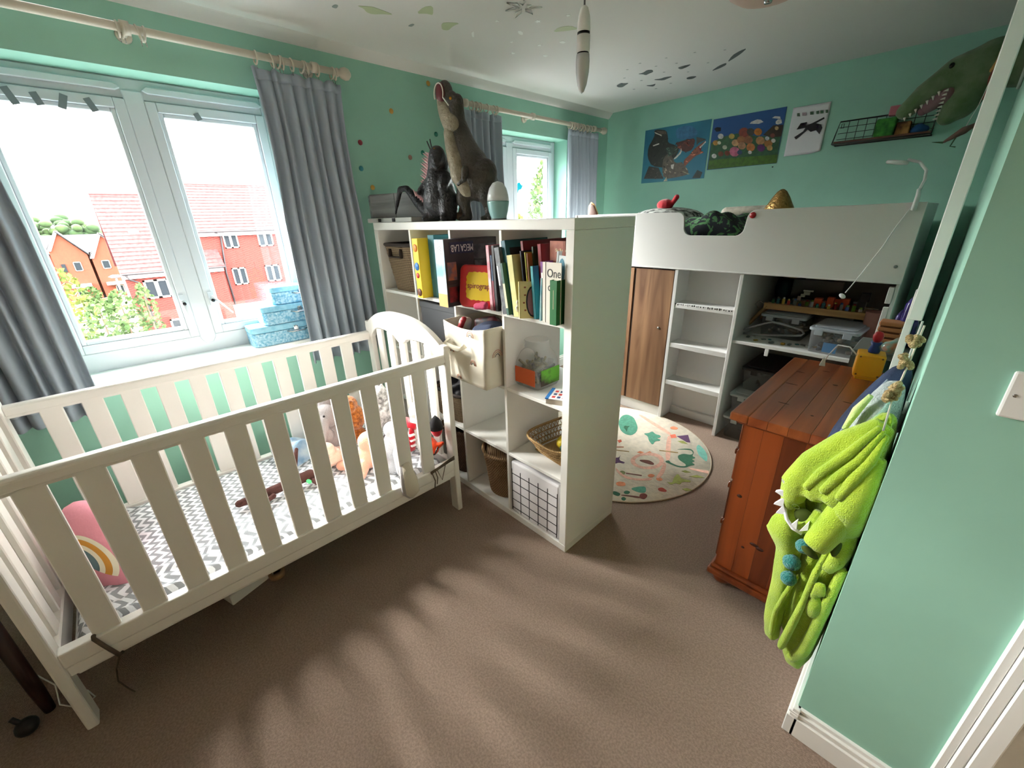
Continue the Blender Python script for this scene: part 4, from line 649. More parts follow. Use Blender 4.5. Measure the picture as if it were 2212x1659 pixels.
t=thing('bottle_of_bubbles','blue bottle with silver cap in the top row, second cell','bottle',(-1.035,.03,Z1)); MB().lathe([(.026,0),(.027,.01),(.027,.2),(.024,.23),(.0,.235)],18).build('bottle',mat('blue_plastic',(50,110,185),.3),t); MB().lathe([(.0275,.17),(.0275,.21)],18).build('label_band',mat('ochre_label',(190,150,70),.5),t); MB().lathe([(.027,.232),(.029,.24),(.022,.262),(.008,.275),(0,.277)],18).build('silver_cap',mat('silver_cap',(190,195,200),.25,.8),t)
# big box with upside-down lettering, against the left wall of the third cell
t=thing('science_kit_box','large dark science kit box lettered upside down, sticking out of the third cell','box',(-.688,-.085,Z1)); KB=mat('kit_dark',(42,40,48),.4,c2=(70,60,60),nscale=7)
box(-.033,.0335,0,.31,0,.155).build('box_base',KB,t,bevel=.001); box(-.0345,.035,-.001,.311,.1,.298).build('box_lid',KB,t,bevel=.001)
box(-.0345,.0352,-.003,-.0012,.0,.298).build('spine_print',mat('spine_light_blue',(120,180,215),.5,c2=(225,235,245),nscale=9),t)
box(-.034,.0354,-.0035,-.0028,.0,.06).build('spine_foot_print',mat('sand_print',(215,160,90),.5),t)
for k in range(3): MB().prism([(-.014,.235+.012*k),(0,.243+.012*k),(.014,.235+.012*k),(.014,.239+.012*k),(0,.247+.012*k),(-.014,.239+.012*k)],-.0045,-.003,'y').build('arrow_print',WHT,t)
box(.0345,.0358,.03,.165,.235,.285).build('title_panel',mat('navy_print',(25,35,70),.5),t)
TM=Matrix(((0,0,1,0),(1,0,0,0),(0,1,0,0),(0,0,0,1)))
tx=text('lettering','MEGA LAB',.044,WHT,t,Matrix.Translation((.0364,.10,.26))@TM@Matrix.Rotation(math.pi,4,'Z')@Matrix.Scale(.62,4,(1,0,0)))
box(.0345,.0356,.165,.305,.16,.27).build('photo_print',mat('print_grey_swirl',(100,105,112),.5,c2=(45,48,55),nscale=20),t); box(.0345,.0356,.01,.06,.12,.2).build('photo_print',mat('print_sunset',(205,110,60),.5,c2=(60,90,120),nscale=15),t); box(.0345,.0356,.01,.07,.02,.09).build('photo_print',mat('print_crimson',(150,30,40),.5,c2=(40,15,20),nscale=18),t)
# red and yellow tin
t=thing('drawing_set_tin','rounded red tin with yellow scalloped label leaning in the third cell','tin',(-.525,-.015,Z1+.002),(math.radians(-9),0,math.radians(14)))
def rrect(w,h,r,n=7):
    p=[]
    for cx_,cz_,a0 in ((w/2-r,h-r,0),(-w/2+r,h-r,90),(-w/2+r,r,180),(w/2-r,r,270)):
        for q in range(n): a_=math.radians(a0+90*q/(n-1)); p.append((cx_+r*math.cos(a_),cz_+r*math.sin(a_)))
    return p
MB().prism(rrect(.225,.19,.03),0,.045,'y').build('tin_body',mat('tin_red',(195,22,30),.28,coat=.3),t,bevel=.008,seg=3)
sc=[]
for k in range(72):
    a_=2*math.pi*k/72; e=6; c_,s_=math.cos(a_),math.sin(a_); q=(abs(c_)**e+abs(s_)**e)**(-1/e); w_=1+.028*math.sin(k*math.pi*2/3.6); sc.append((.078*c_*q*w_+.008,.097+.062*s_*q*w_))
MB().prism(sc,-.0022,-.0002,'y').build('yellow_label',mat('label_yellow',(228,196,20),.35),t)
text('lettering','spirograph',.036,mat('print_dark_red',(140,25,30),.5),t,Matrix.Translation((.008,-.003,.098))@Matrix.Rotation(math.pi/2,4,'X')@Matrix.Scale(.92,4,(1,0,0)))
MB().tube([(-.045,.02,.19),(-.045,.02,.215),(.03,.02,.215),(.03,.02,.19)],.004,6).build('carry_handle',BLACK,t)
cloth('pink_cloth','crumpled dark pink cloth under the red tin','cloth',(-.475,-.035,Z1+.016),[((-.035,0,.0),(.025,0,.006),.016,.014),((-.01,.01,.01),(.02,.01,.014),.013,.011)],mat('dusty_pink_cloth',(165,55,85),.95,bump=.3,bscale=150),vox=.005)
# ---------------- books ----------------
def book(label,x,th,h,d,c,y=-.01,lean=0,z=None,yaw=0,extra=(),grp='books on the top right shelf',c2=None,pages=(225,218,200)):
    t=thing('book',label,'book',(x,y,(z if z is not None else Z1)),0,grp); t.rotation_euler=(0,math.radians(-lean),math.radians(yaw))
    m=mat('cover_%d_%d_%d'%c,c,.45,c2=c2,nscale=12) ; w=th/2; tc=.0022
    cvr=MB().box(-w,w,0,tc,0,h).box(-w,-w+tc,0,d,0,h).box(w-tc,w,0,d,0,h).build('cover',m,t,bevel=.0006)
    box(-w+tc,w-tc,tc,d-.004,.003,h-.003).build('pages',mat('pages',pages,.9),t)
    for nm,q,mm in extra: q.build(nm,mm,t)
    return t
def pr(x0,x1,y,z0,z1): return box(x0,x1,y-.0006,y,z0,z1)
CRM=mat('print_cream',(228,220,175),.6); INK=mat('print_ink',(40,38,40),.6)
book('white and pink picture book in a torn sleeve, left of the black book',-.447,.02,.275,.22,(232,205,210),y=.0,lean=3,c2=(205,90,110))
book('slim navy and red book between the pink and black ones',-.430,.012,.235,.2,(40,70,110),y=.002,lean=3,c2=(30,50,80),extra=[('red_foot',box(-.0062,.0062,-.0008,0,0,.13),mat('print_maroon',(120,20,40),.5))])
book('thin black book leaning over the shelf divider',-.413,.016,.275,.23,(22,20,22),y=.0,lean=3)
book('black book with white streaks on its spine',-.345,.03,.272,.24,(40,42,46),y=-.015,lean=9,c2=(130,134,138),extra=[('streak',pr(-.012,-.004,0,.12,.2),WHT)])
book('dark green paperback with a white spine label',-.322,.014,.212,.18,(58,98,84),y=-.02,lean=9,extra=[('spine_label',pr(-.006,.006,0,.03,.13),CRM)])
book('large teal hardback tallest at the back of the shelf',-.306,.024,.300,.26,(38,98,110),y=.0,lean=11,extra=[('dark_print',box(.0122,.0128,.02,.1,.18,.27),INK)])
book('pale yellow chapter book beside the teal hardback',-.272,.032,.245,.19,(214,208,140),y=-.02,lean=8,c2=(196,190,120))
book('large dark red hardback with a pink edge',-.24,.014,.296,.27,(122,28,34),y=.02,lean=7)
book('thin black book with violet edge',-.232,.008,.26,.2,(40,30,50),y=.0,lean=7)
book('thin olive yellow magazine',-.218,.007,.255,.2,(190,180,50),y=.005,lean=6)
book('thin orange brown book next to the olive magazine',-.209,.008,.252,.2,(150,90,40),y=.007,lean=6)
book('dark green thin book behind the small teal one',-.199,.009,.275,.2,(70,90,40),y=.03,lean=6,c2=(20,50,50))
book('short teal paperback behind the toy eared book',-.186,.014,.205,.15,(58,150,160),y=.0,lean=5)
book('glossy crimson hardback with a white edge',-.168,.018,.285,.27,(140,8,26),y=.03,lean=5,extra=[('foil_mark',box(.0092,.0096,.12,.14,.2,.206),CRM)])
book('purple paperback with silver lettering mark',-.131,.016,.225,.16,(140,70,150),y=-.005,lean=4,c2=(90,40,90),extra=[('silver_mark',pr(-.005,.005,0,.15,.185),WHT)])
eb=book('small cream board book with a pink ear on its cover',-.245,.02,.145,.11,(232,216,150),y=-.03,lean=3,yaw=-38)
MB().prism([(.02+.022*math.cos(k*math.pi/8)+.035,.066+.055*math.sin(k*math.pi/8)) for k in range(16)],.0102,.0112,'x').build('ear_print',mat('print_mauve',(160,118,125),.8),eb)
MB().prism([(.012+.028*math.cos(k*math.pi/8)+.043,.066+.062*math.sin(k*math.pi/8)) for k in range(16)],.0100,.0106,'x').build('ear_outline',INK,eb)
for yy,zz in ((.02,.12),(.05,.135),(.02,.09),(.015,.06),(.02,.03),(.09,.13)): box(.0101,.0108,yy,yy+.008,zz,zz+.006).build('mark_print',mat('print_rust',(150,80,50),.6),eb)
MB().tube([(-.013,-.002,.05),(-.02,-.008,.04),(-.016,-.003,.025)],.005,6).tube([(-.013,-.002,.07),(-.019,-.006,.062),(-.015,-.002,.05)],.004,6).build('fluffy_tail',WHF,eb)
book('thick beige hardback beside the board book',-.178,.034,.200,.15,(214,204,170),y=.03,lean=3,yaw=-15,c2=(196,186,150))
book('thin turquoise booklet bent at the middle',-.150,.008,.165,.12,(120,180,190),y=-.01,lean=-2,c2=(190,215,215))
ob=book('cream picture book with title lettering, in front of the green one',-.128,.016,.225,.02,(222,216,202),y=-.012,yaw=0)
box(.009,.082,.001,.0032,0,.225).build('front_cover',mat('cover_222_216_202',(222,216,202),.5),ob)
text('lettering','One',.044,INK,ob,Matrix.Translation((.047,.0008,.185))@Matrix.Rotation(math.pi/2,4,'X')@Matrix.Scale(.85,4,(1,0,0)))
text('lettering','of',.044,INK,ob,Matrix.Translation((.033,.0008,.135))@Matrix.Rotation(math.pi/2,4,'X')@Matrix.Scale(.85,4,(1,0,0)))
gb=book('green hardback at the right end of the shelf, with spine lettering',-.066,.034,.165,.15,(28,105,52),y=-.03)
pr(-.0008,.0008,0,.06,.13).build('gold_line_lettering',CRM,gb)
bb=book('tall terracotta picture book at the back right of the shelf',-.085,.012,.295,.02,(150,84,64),y=.05)
box(-.07,.05,.001,.0035,0,.295).build('front_cover',mat('cover_terracotta',(150,84,64),.5,c2=(178,104,80),nscale=25),bb); text('lettering','Se Room &',.016,CRM,bb,Matrix.Translation((-.005,.0008,.262))@Matrix.Rotation(math.pi/2,4,'X'))
wb=book('white and blue picture book in front of the terracotta one',-.112,.01,.262,.02,(215,225,225),y=.02,lean=-5)
box(-.005,.05,.001,.003,0,.25).build('front_cover',mat('cover_215_225_225',(215,225,225),.5),wb); MB().ell((.022,.0008,.19),(.017,.0008,.05)).build('figure_print',mat('print_sky',(90,150,170),.6),wb)
# jar cell (second row, right)
t=thing('plastic_sweet_jar','clear wide mouthed plastic jar half full of small toys','jar',(-.30,.135,Z2)); CL=clear('clear_plastic',(230,235,232),.22,.08,.93)
def sq(w,z,e): return [(w*math.cos(q)*(abs(math.cos(q))**e+abs(math.sin(q))**e)**(-1/e),w*math.sin(q)*(abs(math.cos(q))**e+abs(math.sin(q))**e)**(-1/e),z) for q in [2*math.pi*k/32+math.pi/4 for k in range(32)]]
vs=[];fs=[]; pf=[(.055,.0,6),(.076,.004,6),(.08,.012,6),(.08,.11,5),(.08,.135,3),(.072,.16,2.4),(.058,.178,2),(.056,.185,2),(.058,.187,2),(.056,.195,2),(.056,.212,2),(.059,.214,2),(.056,.218,2)]
for w_,z_,e_ in pf: vs+=sq(w_,z_,e_)
for i in range(len(pf)-1):
    for k in range(32): fs.append((i*32+k,i*32+(k+1)%32,(i+1)*32+(k+1)%32,(i+1)*32+k))
MB().add(vs,fs,True).build('jar_wall',CL,t)
box(-.062,.062,-.0825,-.0812,.022,.098).build('orange_label',mat('label_orange',(215,95,40),.6),t); box(.0812,.0825,-.062,.062,.022,.098).build('picture_label',mat('label_green',(100,170,50),.6,c2=(60,50,40),nscale=16),t)
st=MB(); rnd=random.Random(11)
st=MB()
for k in range(60): st.cap((rnd.uniform(-.055,.055),rnd.uniform(-.055,.055),rnd.uniform(.01,.11)),(rnd.uniform(-.06,.06),rnd.uniform(-.06,.06),rnd.uniform(.01,.13)),.008,.006,6)
o=st.build('small_toys',mat('mixed_small_toys',(30,40,30),.5,c2=(130,120,60),nscale=25),t); o['kind']='stuff'
t=thing('card_box','small box of picture cards lying flat in front of the jar','box',(-.105,.055,Z2),math.radians(25)); box(-.04,.05,-.05,.06,0,.022).build('card_stack',mat('card_edge',(190,180,165),.7),t,bevel=.001); box(-.042,.052,-.052,.062,.022,.027).build('lid',WHT,t,bevel=.001); box(-.0425,-.028,-.053,.063,.0225,.0278).build('blue_edge',BL,t)
for i in range(3):
    for jj in range(3): box(-.018+.022*i,-.004+.022*i,-.04+.03*jj,-.022+.03*jj,.027,.0276).build('picture_print',mat('print_navy_dot',(50,70,110),.6) if (i+jj)%2 else RD,t)
t=thing('glass_tumbler','small clear plastic cup behind the jar','cup',(-.43 if 0 else -.355,.27,Z2)); MB().lathe([(.022,0),(.03,.07),(.032,.072),(.029,.07)],18).build('cup_wall',CL,t)
def toyob(name,label,loc,caps,m,vox=.005):
    mb=MB()
    for c in caps: mb.cap(*c,8) if len(c)==4 else mb.ell(c[0],c[1],10,6)
    o=mb.build(name,m,None,loc,remesh=vox); tag(o,label,'toy'); return o
toyob('blue_toy_figure','blue plastic toy behind the jar at the right edge of the cell',(-.13,.24,Z2+.005),[((0,0,.03),(.045,.04,.03)),((.0,0,.05),(.04,0,.1),.02,.018),((.03,0,.09),(.07,.0,.08),.015,.01)],mat('blue_toy',(15,95,160),.35))
toyob('coral_toy_figure','coral pink toy held above the blue one at the right edge',(-.075,.26,Z2+.125),[((0,0,.0),(.02,.02,.04)),((0,0,.04),(.02,.0,.06),.012,.01)],mat('coral_toy',(215,90,80),.4))
# ---------------- on top of the bookcase ----------------
TZ=1.4612
t=thing('grey_wooden_crate','grey washed wooden box in the corner on top of the bookcase','box',(-1.545,.045,TZ+.026),math.radians(14)); GW=wood('grey_wash_wood',(158,160,160),(120,122,122),'x',9,.8)
for z0 in (0,.052): 
    pass
box(-.0,.42,0,.012,.0,.125).build('front_board',GW,t,bevel=.001); box(.20,.202,-.0015,0,.0,.125).build('board_seam',mat('seam_grey',(90,92,92),.9),t)
q=MB().prism([(0,0),(-.115,.085),(-.11,.093),(.006,.01)],0,.125,'z').build('side_board',GW,t,bevel=.001); box(.0,.42,.19,.202,0,.125).build('back_board',GW,t); box(0,.42,.012,.19,.0,.008).build('base_board',GW,t); box(.41,.42,.01,.19,0,.125).build('side_board',GW,t)
box(-.0,.42,.0,.2,.118,.126).build('lid_board',GW,t)
t=thing('white_flat_box','thin white tray with black clips under the grey crate','tray',(-1.33,.03,TZ)); box(-.255,.24,0,.26,0,.024).build('tray_body',mat('white_plastic',(210,210,206),.4),t,bevel=.003)
for x in (-.10,.06): box(x-.016,x+.016,-.003,.0,.004,.022).build('black_clip',BLACK,t,bevel=.001)
t=thing('egg_night_light','egg shaped night light, white above and pale teal below','lamp',(-.535,.14,TZ)); MB().lathe([(.030,0),(.032,.004),(.043,.035),(.0485,.07),(.0482,.076)],28).build('lower_shell',mat('pale_teal_gloss',(150,195,195),.25,coat=.4),t); MB().lathe([(.0482,.077),(.0455,.1),(.037,.128),(.022,.148),(.0,.156)],28).build('upper_shell',mat('egg_white',(215,220,220),.3,coat=.3),t); MB().lathe([(.029,-.0),(.033,.001),(.033,.006)],24).build('base_ring',mat('grey_plastic',(120,130,130),.5),t)
# roaring dinosaur toy: upright neck, head thrown back
RB=mat('dino_hide_dark',(74,68,58),.45,c2=(44,40,34),nscale=9,bump=.6,bscale=90); RL=mat('dino_hide_pale',(168,158,134),.5,c2=(140,130,108),nscale=25,bump=.6,bscale=90); MOU=mat('mouth_maroon',(92,18,24),.45); TOO=mat('tooth_white',(232,228,215),.4)
t=thing('roaring_dinosaur_toy','tall grey brown toy dinosaur roaring upward on the bookcase','toy',(-.70,.17,TZ))
def tw(*c): return (c[0]+.70,c[1]-.17,c[2]-1.4612)
mb=MB()
for p,q,r1,r2 in (((-.79,.135,1.88),(-.765,.15,1.78),.040,.056),((-.765,.15,1.78),(-.73,.16,1.70),.056,.075),((-.73,.16,1.70),(-.69,.17,1.62),.078,.082),((-.655,.17,1.66),(-.64,.165,1.57),.062,.042),((-.64,.165,1.57),(-.645,.18,1.52),.04,.026),((-.645,.18,1.52),(-.62,.165,1.475),.025,.022),((-.62,.165,1.475),(-.575,.12,1.468),.02,.009),((-.62,.165,1.475),(-.61,.10,1.468),.02,.009),((-.74,.14,1.63),(-.755,.12,1.55),.052,.036),((-.755,.12,1.55),(-.735,.13,1.48),.03,.022),((-.735,.13,1.478),(-.73,.08,1.468),.018,.009),((-.735,.13,1.478),(-.76,.09,1.468),.018,.009),((-.68,.2,1.62),(-.68,.30,1.54),.06,.03),((-.68,.30,1.54),(-.78,.34,1.5),.03,.01),((-.79,.135,1.90),(-.775,.135,1.95),.042,.03)): mb.cap(tw(*p),tw(*q),r1,r2)
mb.build('body',RB,t,remesh=.008)
MB().ell(tw(-.836,.118,1.985),(.042,.034,.052)).cap(tw(-.80,.125,1.96),tw(-.765,.13,1.945),.032,.022).ell(tw(-.872,.13,1.945),(.012,.02,.022)).build('upper_jaw',RB,t,remesh=.005)
MB().ell(tw(-.838,.094,1.985),(.031,.016,.042)).build('mouth',MOU,t)
pts=[tw(-.838+.033*math.cos(g),.084,1.982+.038*math.sin(g)) for g in [math.radians(205-235*k/16) for k in range(17)]]+[tw(-.795,.09,1.945),tw(-.785,.095,1.93)]
MB().tube(pts,.0026,6).build('tooth_row',TOO,t)
# pale lower jaw seen from below, tapering to the chin at the top
lv=[(1.975,-.846,.012),(1.962,-.846,.022),(1.94,-.838,.031),(1.915,-.828,.041),(1.89,-.812,.050),(1.865,-.798,.052),(1.845,-.79,.044),(1.825,-.788,.03)]
vs_=[(z-1.4612,x+.70,-.062,w,.024+.1*w) for z,x,w in lv][::-1]
loft(vs_,24,.05,3,1.2).build('pale_lower_jaw',RL,t,sub=1)
MB().cap(tw(-.80,.105,1.83),tw(-.785,.105,1.76),.032,.038).cap(tw(-.785,.105,1.76),tw(-.75,.10,1.69),.038,.045).cap(tw(-.74,.095,1.66),tw(-.71,.11,1.60),.045,.04).build('pale_belly',RL,t,remesh=.007)
MB().cap(tw(-.69,.09,1.67),tw(-.665,.06,1.63),.018,.012).cap(tw(-.665,.06,1.63),tw(-.69,.045,1.61),.01,.006).build('arm',RB,t)
MB().ell(tw(-.775,.10,1.955),.006).build('eye',mat('amber_eye',(200,140,40),.2),t)
# black spiny reptile toy
KB2=mat('black_scaly_rubber',(16,17,20),.38,c2=(32,33,38),nscale=50,bump=.7,bscale=80); PKS=mat('pale_pink_spines',(205,160,162),.5)
t=thing('black_reptile_toy','black scaly upright reptile toy with pinkish back spines and long tail','toy',(-.89,.085,TZ))
MB().cap((.0,.0,.10),(.0,.0,.2),.085,.06).cap((0,0,.2),(.015,.0,.27),.055,.04).cap((.005,-.0,.25),(.03,-.02,.285),.052,.04).cap((.03,-.02,.285),(.055,-.045,.255),.036,.024).cap((-.06,.0,.09),(-.065,-.01,.025),.055,.042).cap((.06,.0,.09),(.07,-.01,.025),.055,.042).cap((-.065,-.01,.025),(-.07,-.06,.014),.03,.016).cap((.07,-.01,.025),(.09,-.06,.014),.03,.016).cap((-.055,.0,.19),(-.10,-.04,.14),.03,.022).cap((-.10,-.04,.14),(-.075,-.07,.13),.02,.012).cap((.055,.0,.19),(.085,-.04,.15),.03,.022).cap((-.05,.02,.06),(-.15,.03,.035),.05,.036).cap((-.15,.03,.035),(-.24,.02,.10),.036,.028).cap((-.24,.02,.10),(-.30,.0,.165),.026,.018).cap((-.30,0,.165),(-.335,-.02,.165),.018,.015).cap((-.335,-.02,.165),(-.36,-.03,.10),.015,.012).cap((-.36,-.03,.10),(-.385,-.035,.045),.012,.007).cap((-.385,-.035,.045),(-.37,-.035,.065),.008,.004).build('body',KB2,t,remesh=.008)
sp=MB()
for k in range(15):
    u=k/14; z_=.12+.16*u; x_=-.085+.065*u; s_=.036*(1-.6*abs(u-.6)*1.4)+.012+.01*(k%2)
    for dy in (-.018,.0,.018): sp.tube([(x_+.02,dy,z_),(x_-s_,dy*1.6,z_+s_*.7)],[.014,.001],5)
sp.build('back_spines',PKS,t)
sp=MB()
for k in range(7): u=k/6; sp.tube([(-.10-.12*u,.005,.065+.06*u),(-.105-.125*u,-.005,.092+.065*u)],[.007,.001],5)
sp.build('tail_spines',PKS,t)
MB().ell((.045,-.042,.305),.005).build('eye',mat('amber_eye',(200,140,40),.2),t)
MB().tube([(.0,-.03,.30),(-.02,-.035,.345)],.003,5).tube([(.01,-.03,.30),(.005,-.035,.35)],.003,5).build('head_spikes',BLACK,t)
o=MB().cap((0,0,0),(.02,0,.06),.012,.006).ell((0,0,0),(.03,.02,.02)).build('small_brown_figure',mat('brown_rubber',(110,90,72),.5),None,(-.79,.12,TZ+.02)); tag(o,'small brown toy figure between the two big toys','toy')
# ---------------- cabin bed ----------------
bed=thing('cabin_bed','white mid height cabin bed with cupboard, ladder and shelf beneath','bed',(-.2,1.6,0))
BY=1.6; PY0,PY1=-.015,.003
def BB(name,x0,x1,y0,y1,z0,z1,m=BEDW,bevel=.002,par=None): return box(x0+.2,x1+.2,y0-BY,y1-BY,z0,z1).build(name,m,par or bed,bevel=bevel)
# front guard with the climbing notch
def arc(cx_,cz_,r,a0,a1,n=6): return [(cx_+r*math.cos(math.radians(a0+(a1-a0)*k/n)),cz_+r*math.sin(math.radians(a0+(a1-a0)*k/n))) for k in range(n+1)]
zl,zr=1.476,1.48; pl=[(-.695,1.118),(.775,1.118),(.775,1.488),(.02+.07,1.476)]+arc(.075,1.426,.05,90,165)+arc(-.03,1.386,.052,-20,-90)[0:]+arc(-.292,1.386,.052,-90,-165)[0:]+arc(-.395,1.426,.048,15,90)+[(-.695,1.476)]
MB().prism([(a+.2,b) for a,b in pl],1.583-BY,1.601-BY,'y').build('front_guard',BEDW,bed,bevel=.002)
BB('lower_lip',-.70,.775,1.578,1.583,1.118,1.127); BB('end_guard',-1.22,-.70,1.606,1.622,1.13,1.474); BB('end_rail_cap',-1.03,-.70,1.598,1.64,1.462,1.476)
BB('end_panel',-1.24,-1.222,1.6,2.62,0,1.474); BB('end_panel',.757,.773,1.6015,2.62,0,1.485)
BB('back_rail',-1.22,.757,2.60,2.62,1.1,1.40); BB('slatted_base',-1.22,.757,1.605,2.60,1.12,1.14)
BB('upright',-.366,-.343,1.585,2.55,0,1.118); BB('upright',.045,.066,1.585,2.60,0,1.118); BB('leg_stop',.735,.757,1.6,1.62,.0,1.0)
BB('back_panel',.066,.757,2.58,2.596,0,1.118,m=mat('bed_inner_grey',(170,166,160),.7)); BB('cupboard_back',-1.22,-.366,2.55,2.56,0,1.118)
LB=BB('ladder_back',-.343,.045,1.76,1.775,0,1.118)
for z in (.325,.61,.895): 
    s=BB('ladder_step',-.343,.045,1.592,1.72,z-.018,z); BB('step_lip',-.343,.045,1.588,1.60,z-.034,z-.0005,par=None)
BB('floor_rail',-.343,.045,1.735,1.76,0,.27 if 0 else .06); BB('plinth',-1.22,-.366,1.595,1.61,0,.088)
WD=wood('oak_door_board',(176,134,98),(122,86,60),'z',5,.5,dist=4)
for a,b in ((-.655,-.37),(-1.20,-.672)):
    dd=BB('cupboard_door',a,b,1.585,1.602,.092,1.108,m=WD)
    if a>-.7: MB().lathe([(.009,0),(.009,.003),(.004,.003)],14,T=R(x=math.pi/2,t=(-.44+.2,1.585-BY,.70))).build('lock_plate',CHROME,dd)
BB('door_gap_shade',-.672,-.655,1.59,1.602,.09,1.11,m=mat('dark_gap',(70,50,40),.8))  # dark strip painting the shade in the gap between the two doors
BB('desk_shelf',.066,.757,1.59,2.57,.685,.705); BB('desk_batten',.26,.28,1.585,1.6,.64,.684); BB('corner_block',.735,.757,1.59,1.62,1.02,1.10)
MB().lathe([(.008,0),(.007,.002),(0,.002)],12,T=R(x=math.pi/2,t=(.735+.2,1.583-BY,1.2))).build('screw_cap',mat('grey_cap',(120,122,120),.5),bed)
MB().lathe([(.017,0),(.016,.006),(0,.008)],20,T=R(x=math.pi/2,t=(.055+.2,1.583-BY,1.447))).build('red_plug',mat('red_plastic',(170,20,36),.4),bed)
# marker scribble strip on the top step
mk=MB(); rnd=random.Random(5)
for k in range(26): a=-.34+.38*k/26+rnd.uniform(-.003,.003); mk.box(a+.2,a+.2+rnd.uniform(.003,.009),-.0125,-.0118,.879+rnd.uniform(0,.006),.888+rnd.uniform(0,.006))
mk.build('painted_marks',INK,bed)
ms=thing('bed_mattress','cabin bed mattress under a dark green patterned cover','mattress',(-.2,2.1,1.14)); box(-1.0,.94,-.46,.46,0,.14).build('mattress_block',mat('sheet_grey',(150,150,150),.9),ms,bevel=.03,seg=3)
DUV=mat('leaf_print_duvet',(20,28,36),.9,c2=(74,124,78),nscale=11,bump=.1,bscale=60)
nt=DUV.node_tree
for n_ in nt.nodes:
    if n_.type=='TEX_NOISE' and abs(n_.inputs['Scale'].default_value-11)<.1: n_.inputs['Detail'].default_value=1; n_.inputs['Distortion'].default_value=2.5
    if n_.type=='MAP_RANGE': n_.inputs[1].default_value=.52; n_.inputs[2].default_value=.60
def duv(u,v):
    x=-1.0+1.3*u; y=-.44+.88*v; e=max(0,min(u/.05,(1-u)/.12,v/.08,(1-v)/.1,1))
    h=.06+.085*math.exp(-((x+.02)/.16)**2)+.10*math.exp(-((x+.45)/.3)**2)
    z=.14+e**.5*(h+.028*math.sin(9*x+3*y)*math.sin(7*y+2*x)+.02*math.sin(23*x+11*y)*math.sin(17*y-9*x))
    return (x,y,z)
dv=thing('duvet','rumpled duvet with dark green leaf print in the notch of the bed','duvet',(-.2,2.1,1.14)); MB().grid(duv,90,50).build('duvet_cloth',DUV,dv,solid=.012)
t=thing('folded_fleece','cream and grey fleece folded behind the duvet','blanket',(-.20,2.32,1.43)); MB().cap((-.16,0,.03),(.13,.02,.045),.045,.035).cap((-.15,.05,.0),(.15,.05,.01),.05,.05).build('fleece',mat('cream_grey_fleece',(205,200,185),1,c2=(110,110,100),nscale=7,bump=.3,bscale=90),t,remesh=.01)
t=thing('camouflage_pillow','black and white patterned pillow at the left end of the bed','pillow',(-.72,2.1,1.42)); MB().ell((0,0,.01),(.26,.33,.085),24,14).build('pillow_body',mat('black_white_print',(45,50,48),.9,c2=(210,215,210),nscale=24,bump=.1,bscale=60),t)
t=thing('red_soft_toy','small red soft toy with an upright ear on the pillow','soft toy',(-.70,2.0,1.53)); MB().ell((0,0,0),(.065,.05,.042)).cap((.05,0,.0),(.085,0,.05),.016,.020).build('body',mat('red_velvet',(170,12,30),.9,sheen=.4),t,remesh=.006)
t=thing('red_paper_bow','red glossy gift bow in the notch of the bed','bow',(.015,1.95,1.44)); MB().ell((-.03,0,.0),(.04,.02,.02),T=R(y=.6)).ell((.035,0,.01),(.045,.02,.018),T=R(y=-.7)).ell((0,0,-.005),.014).build('loops',mat('red_gloss',(190,40,30),.25),t)
t=thing('gold_foil_pyramid','crumpled gold foil cone standing on the bed edge','toy',(.075,1.98,1.40))
GF=mat('gold_foil',(176,140,84),.33,1,bump=1,bscale=60); MB().lathe([(.085,.0),(.088,.06),(.08,.085),(.066,.11),(.048,.145),(.026,.178),(.01,.19),(0,.192)],20).build('foil_cone',GF,t)
t=thing('guitar_shaped_board','dark brown board with pale rim propped at the bed end by the window','board',(-1.13,1.75,1.285),(0,math.radians(-14),0))
MB().lathe([(.0,0),(.045,.02),(.055,.1),(.05,.2),(.03,.27),(0,.295)],20,sy=.22).build('pale_rim',mat('tan_edge',(200,165,110),.6),t); MB().lathe([(.0,.012),(.036,.03),(.045,.1),(.04,.2),(.022,.26),(0,.28)],20,c=(0.004,-.006,0),sy=.2).build('brown_face',mat('brown_face',(96,58,38),.5),t)
t=thing('clip_reading_lamp','white clip-on reading lamp with ring head on the bed guard','lamp',(.735,1.59,1.488)); WP=mat('white_lamp_plastic',(225,228,228),.35)
MB().tube([(-.0,-.02,-.035),(0,-.024,.03),(-.005,-.02,.055)],[.021,.018,.012],10,squash=.5).box(-.016,.016,.0,.03,-.035,.0).build('clip',WP,t,bevel=.003)
MB().tube([(-.002,-.015,.05),(.005,-.012,.09),(.0,-.01,.13),(-.03,-.01,.165),(-.075,-.01,.18)],.006,8).build('gooseneck',WP,t)
ring=[(-.108+.034*math.cos(k*math.pi/10),-.01+.034*math.sin(k*math.pi/10),.172-.005*math.cos(k*math.pi/10)) for k in range(20)]; MB().tube(ring,.008,8,closed=True).build('ring_head',WP,t); MB().tube([(0,-.029,.0),(0,-.033,.0)],.004,8).build('touch_button',BLACK,t)
MB().tube([(-.01,-.02,-.02),(-.04,-.03,-.1),(-.07,-.03,-.2),(-.12,-.03,-.33),(-.15,-.025,-.40),(-.165,.0,-.43)],.0024,6).build('cable',WP,t)
MB().ell((-.175,.005,-.45),(.017,.008,.011),T=R(y=.6)).build('cable_switch',WP,t)
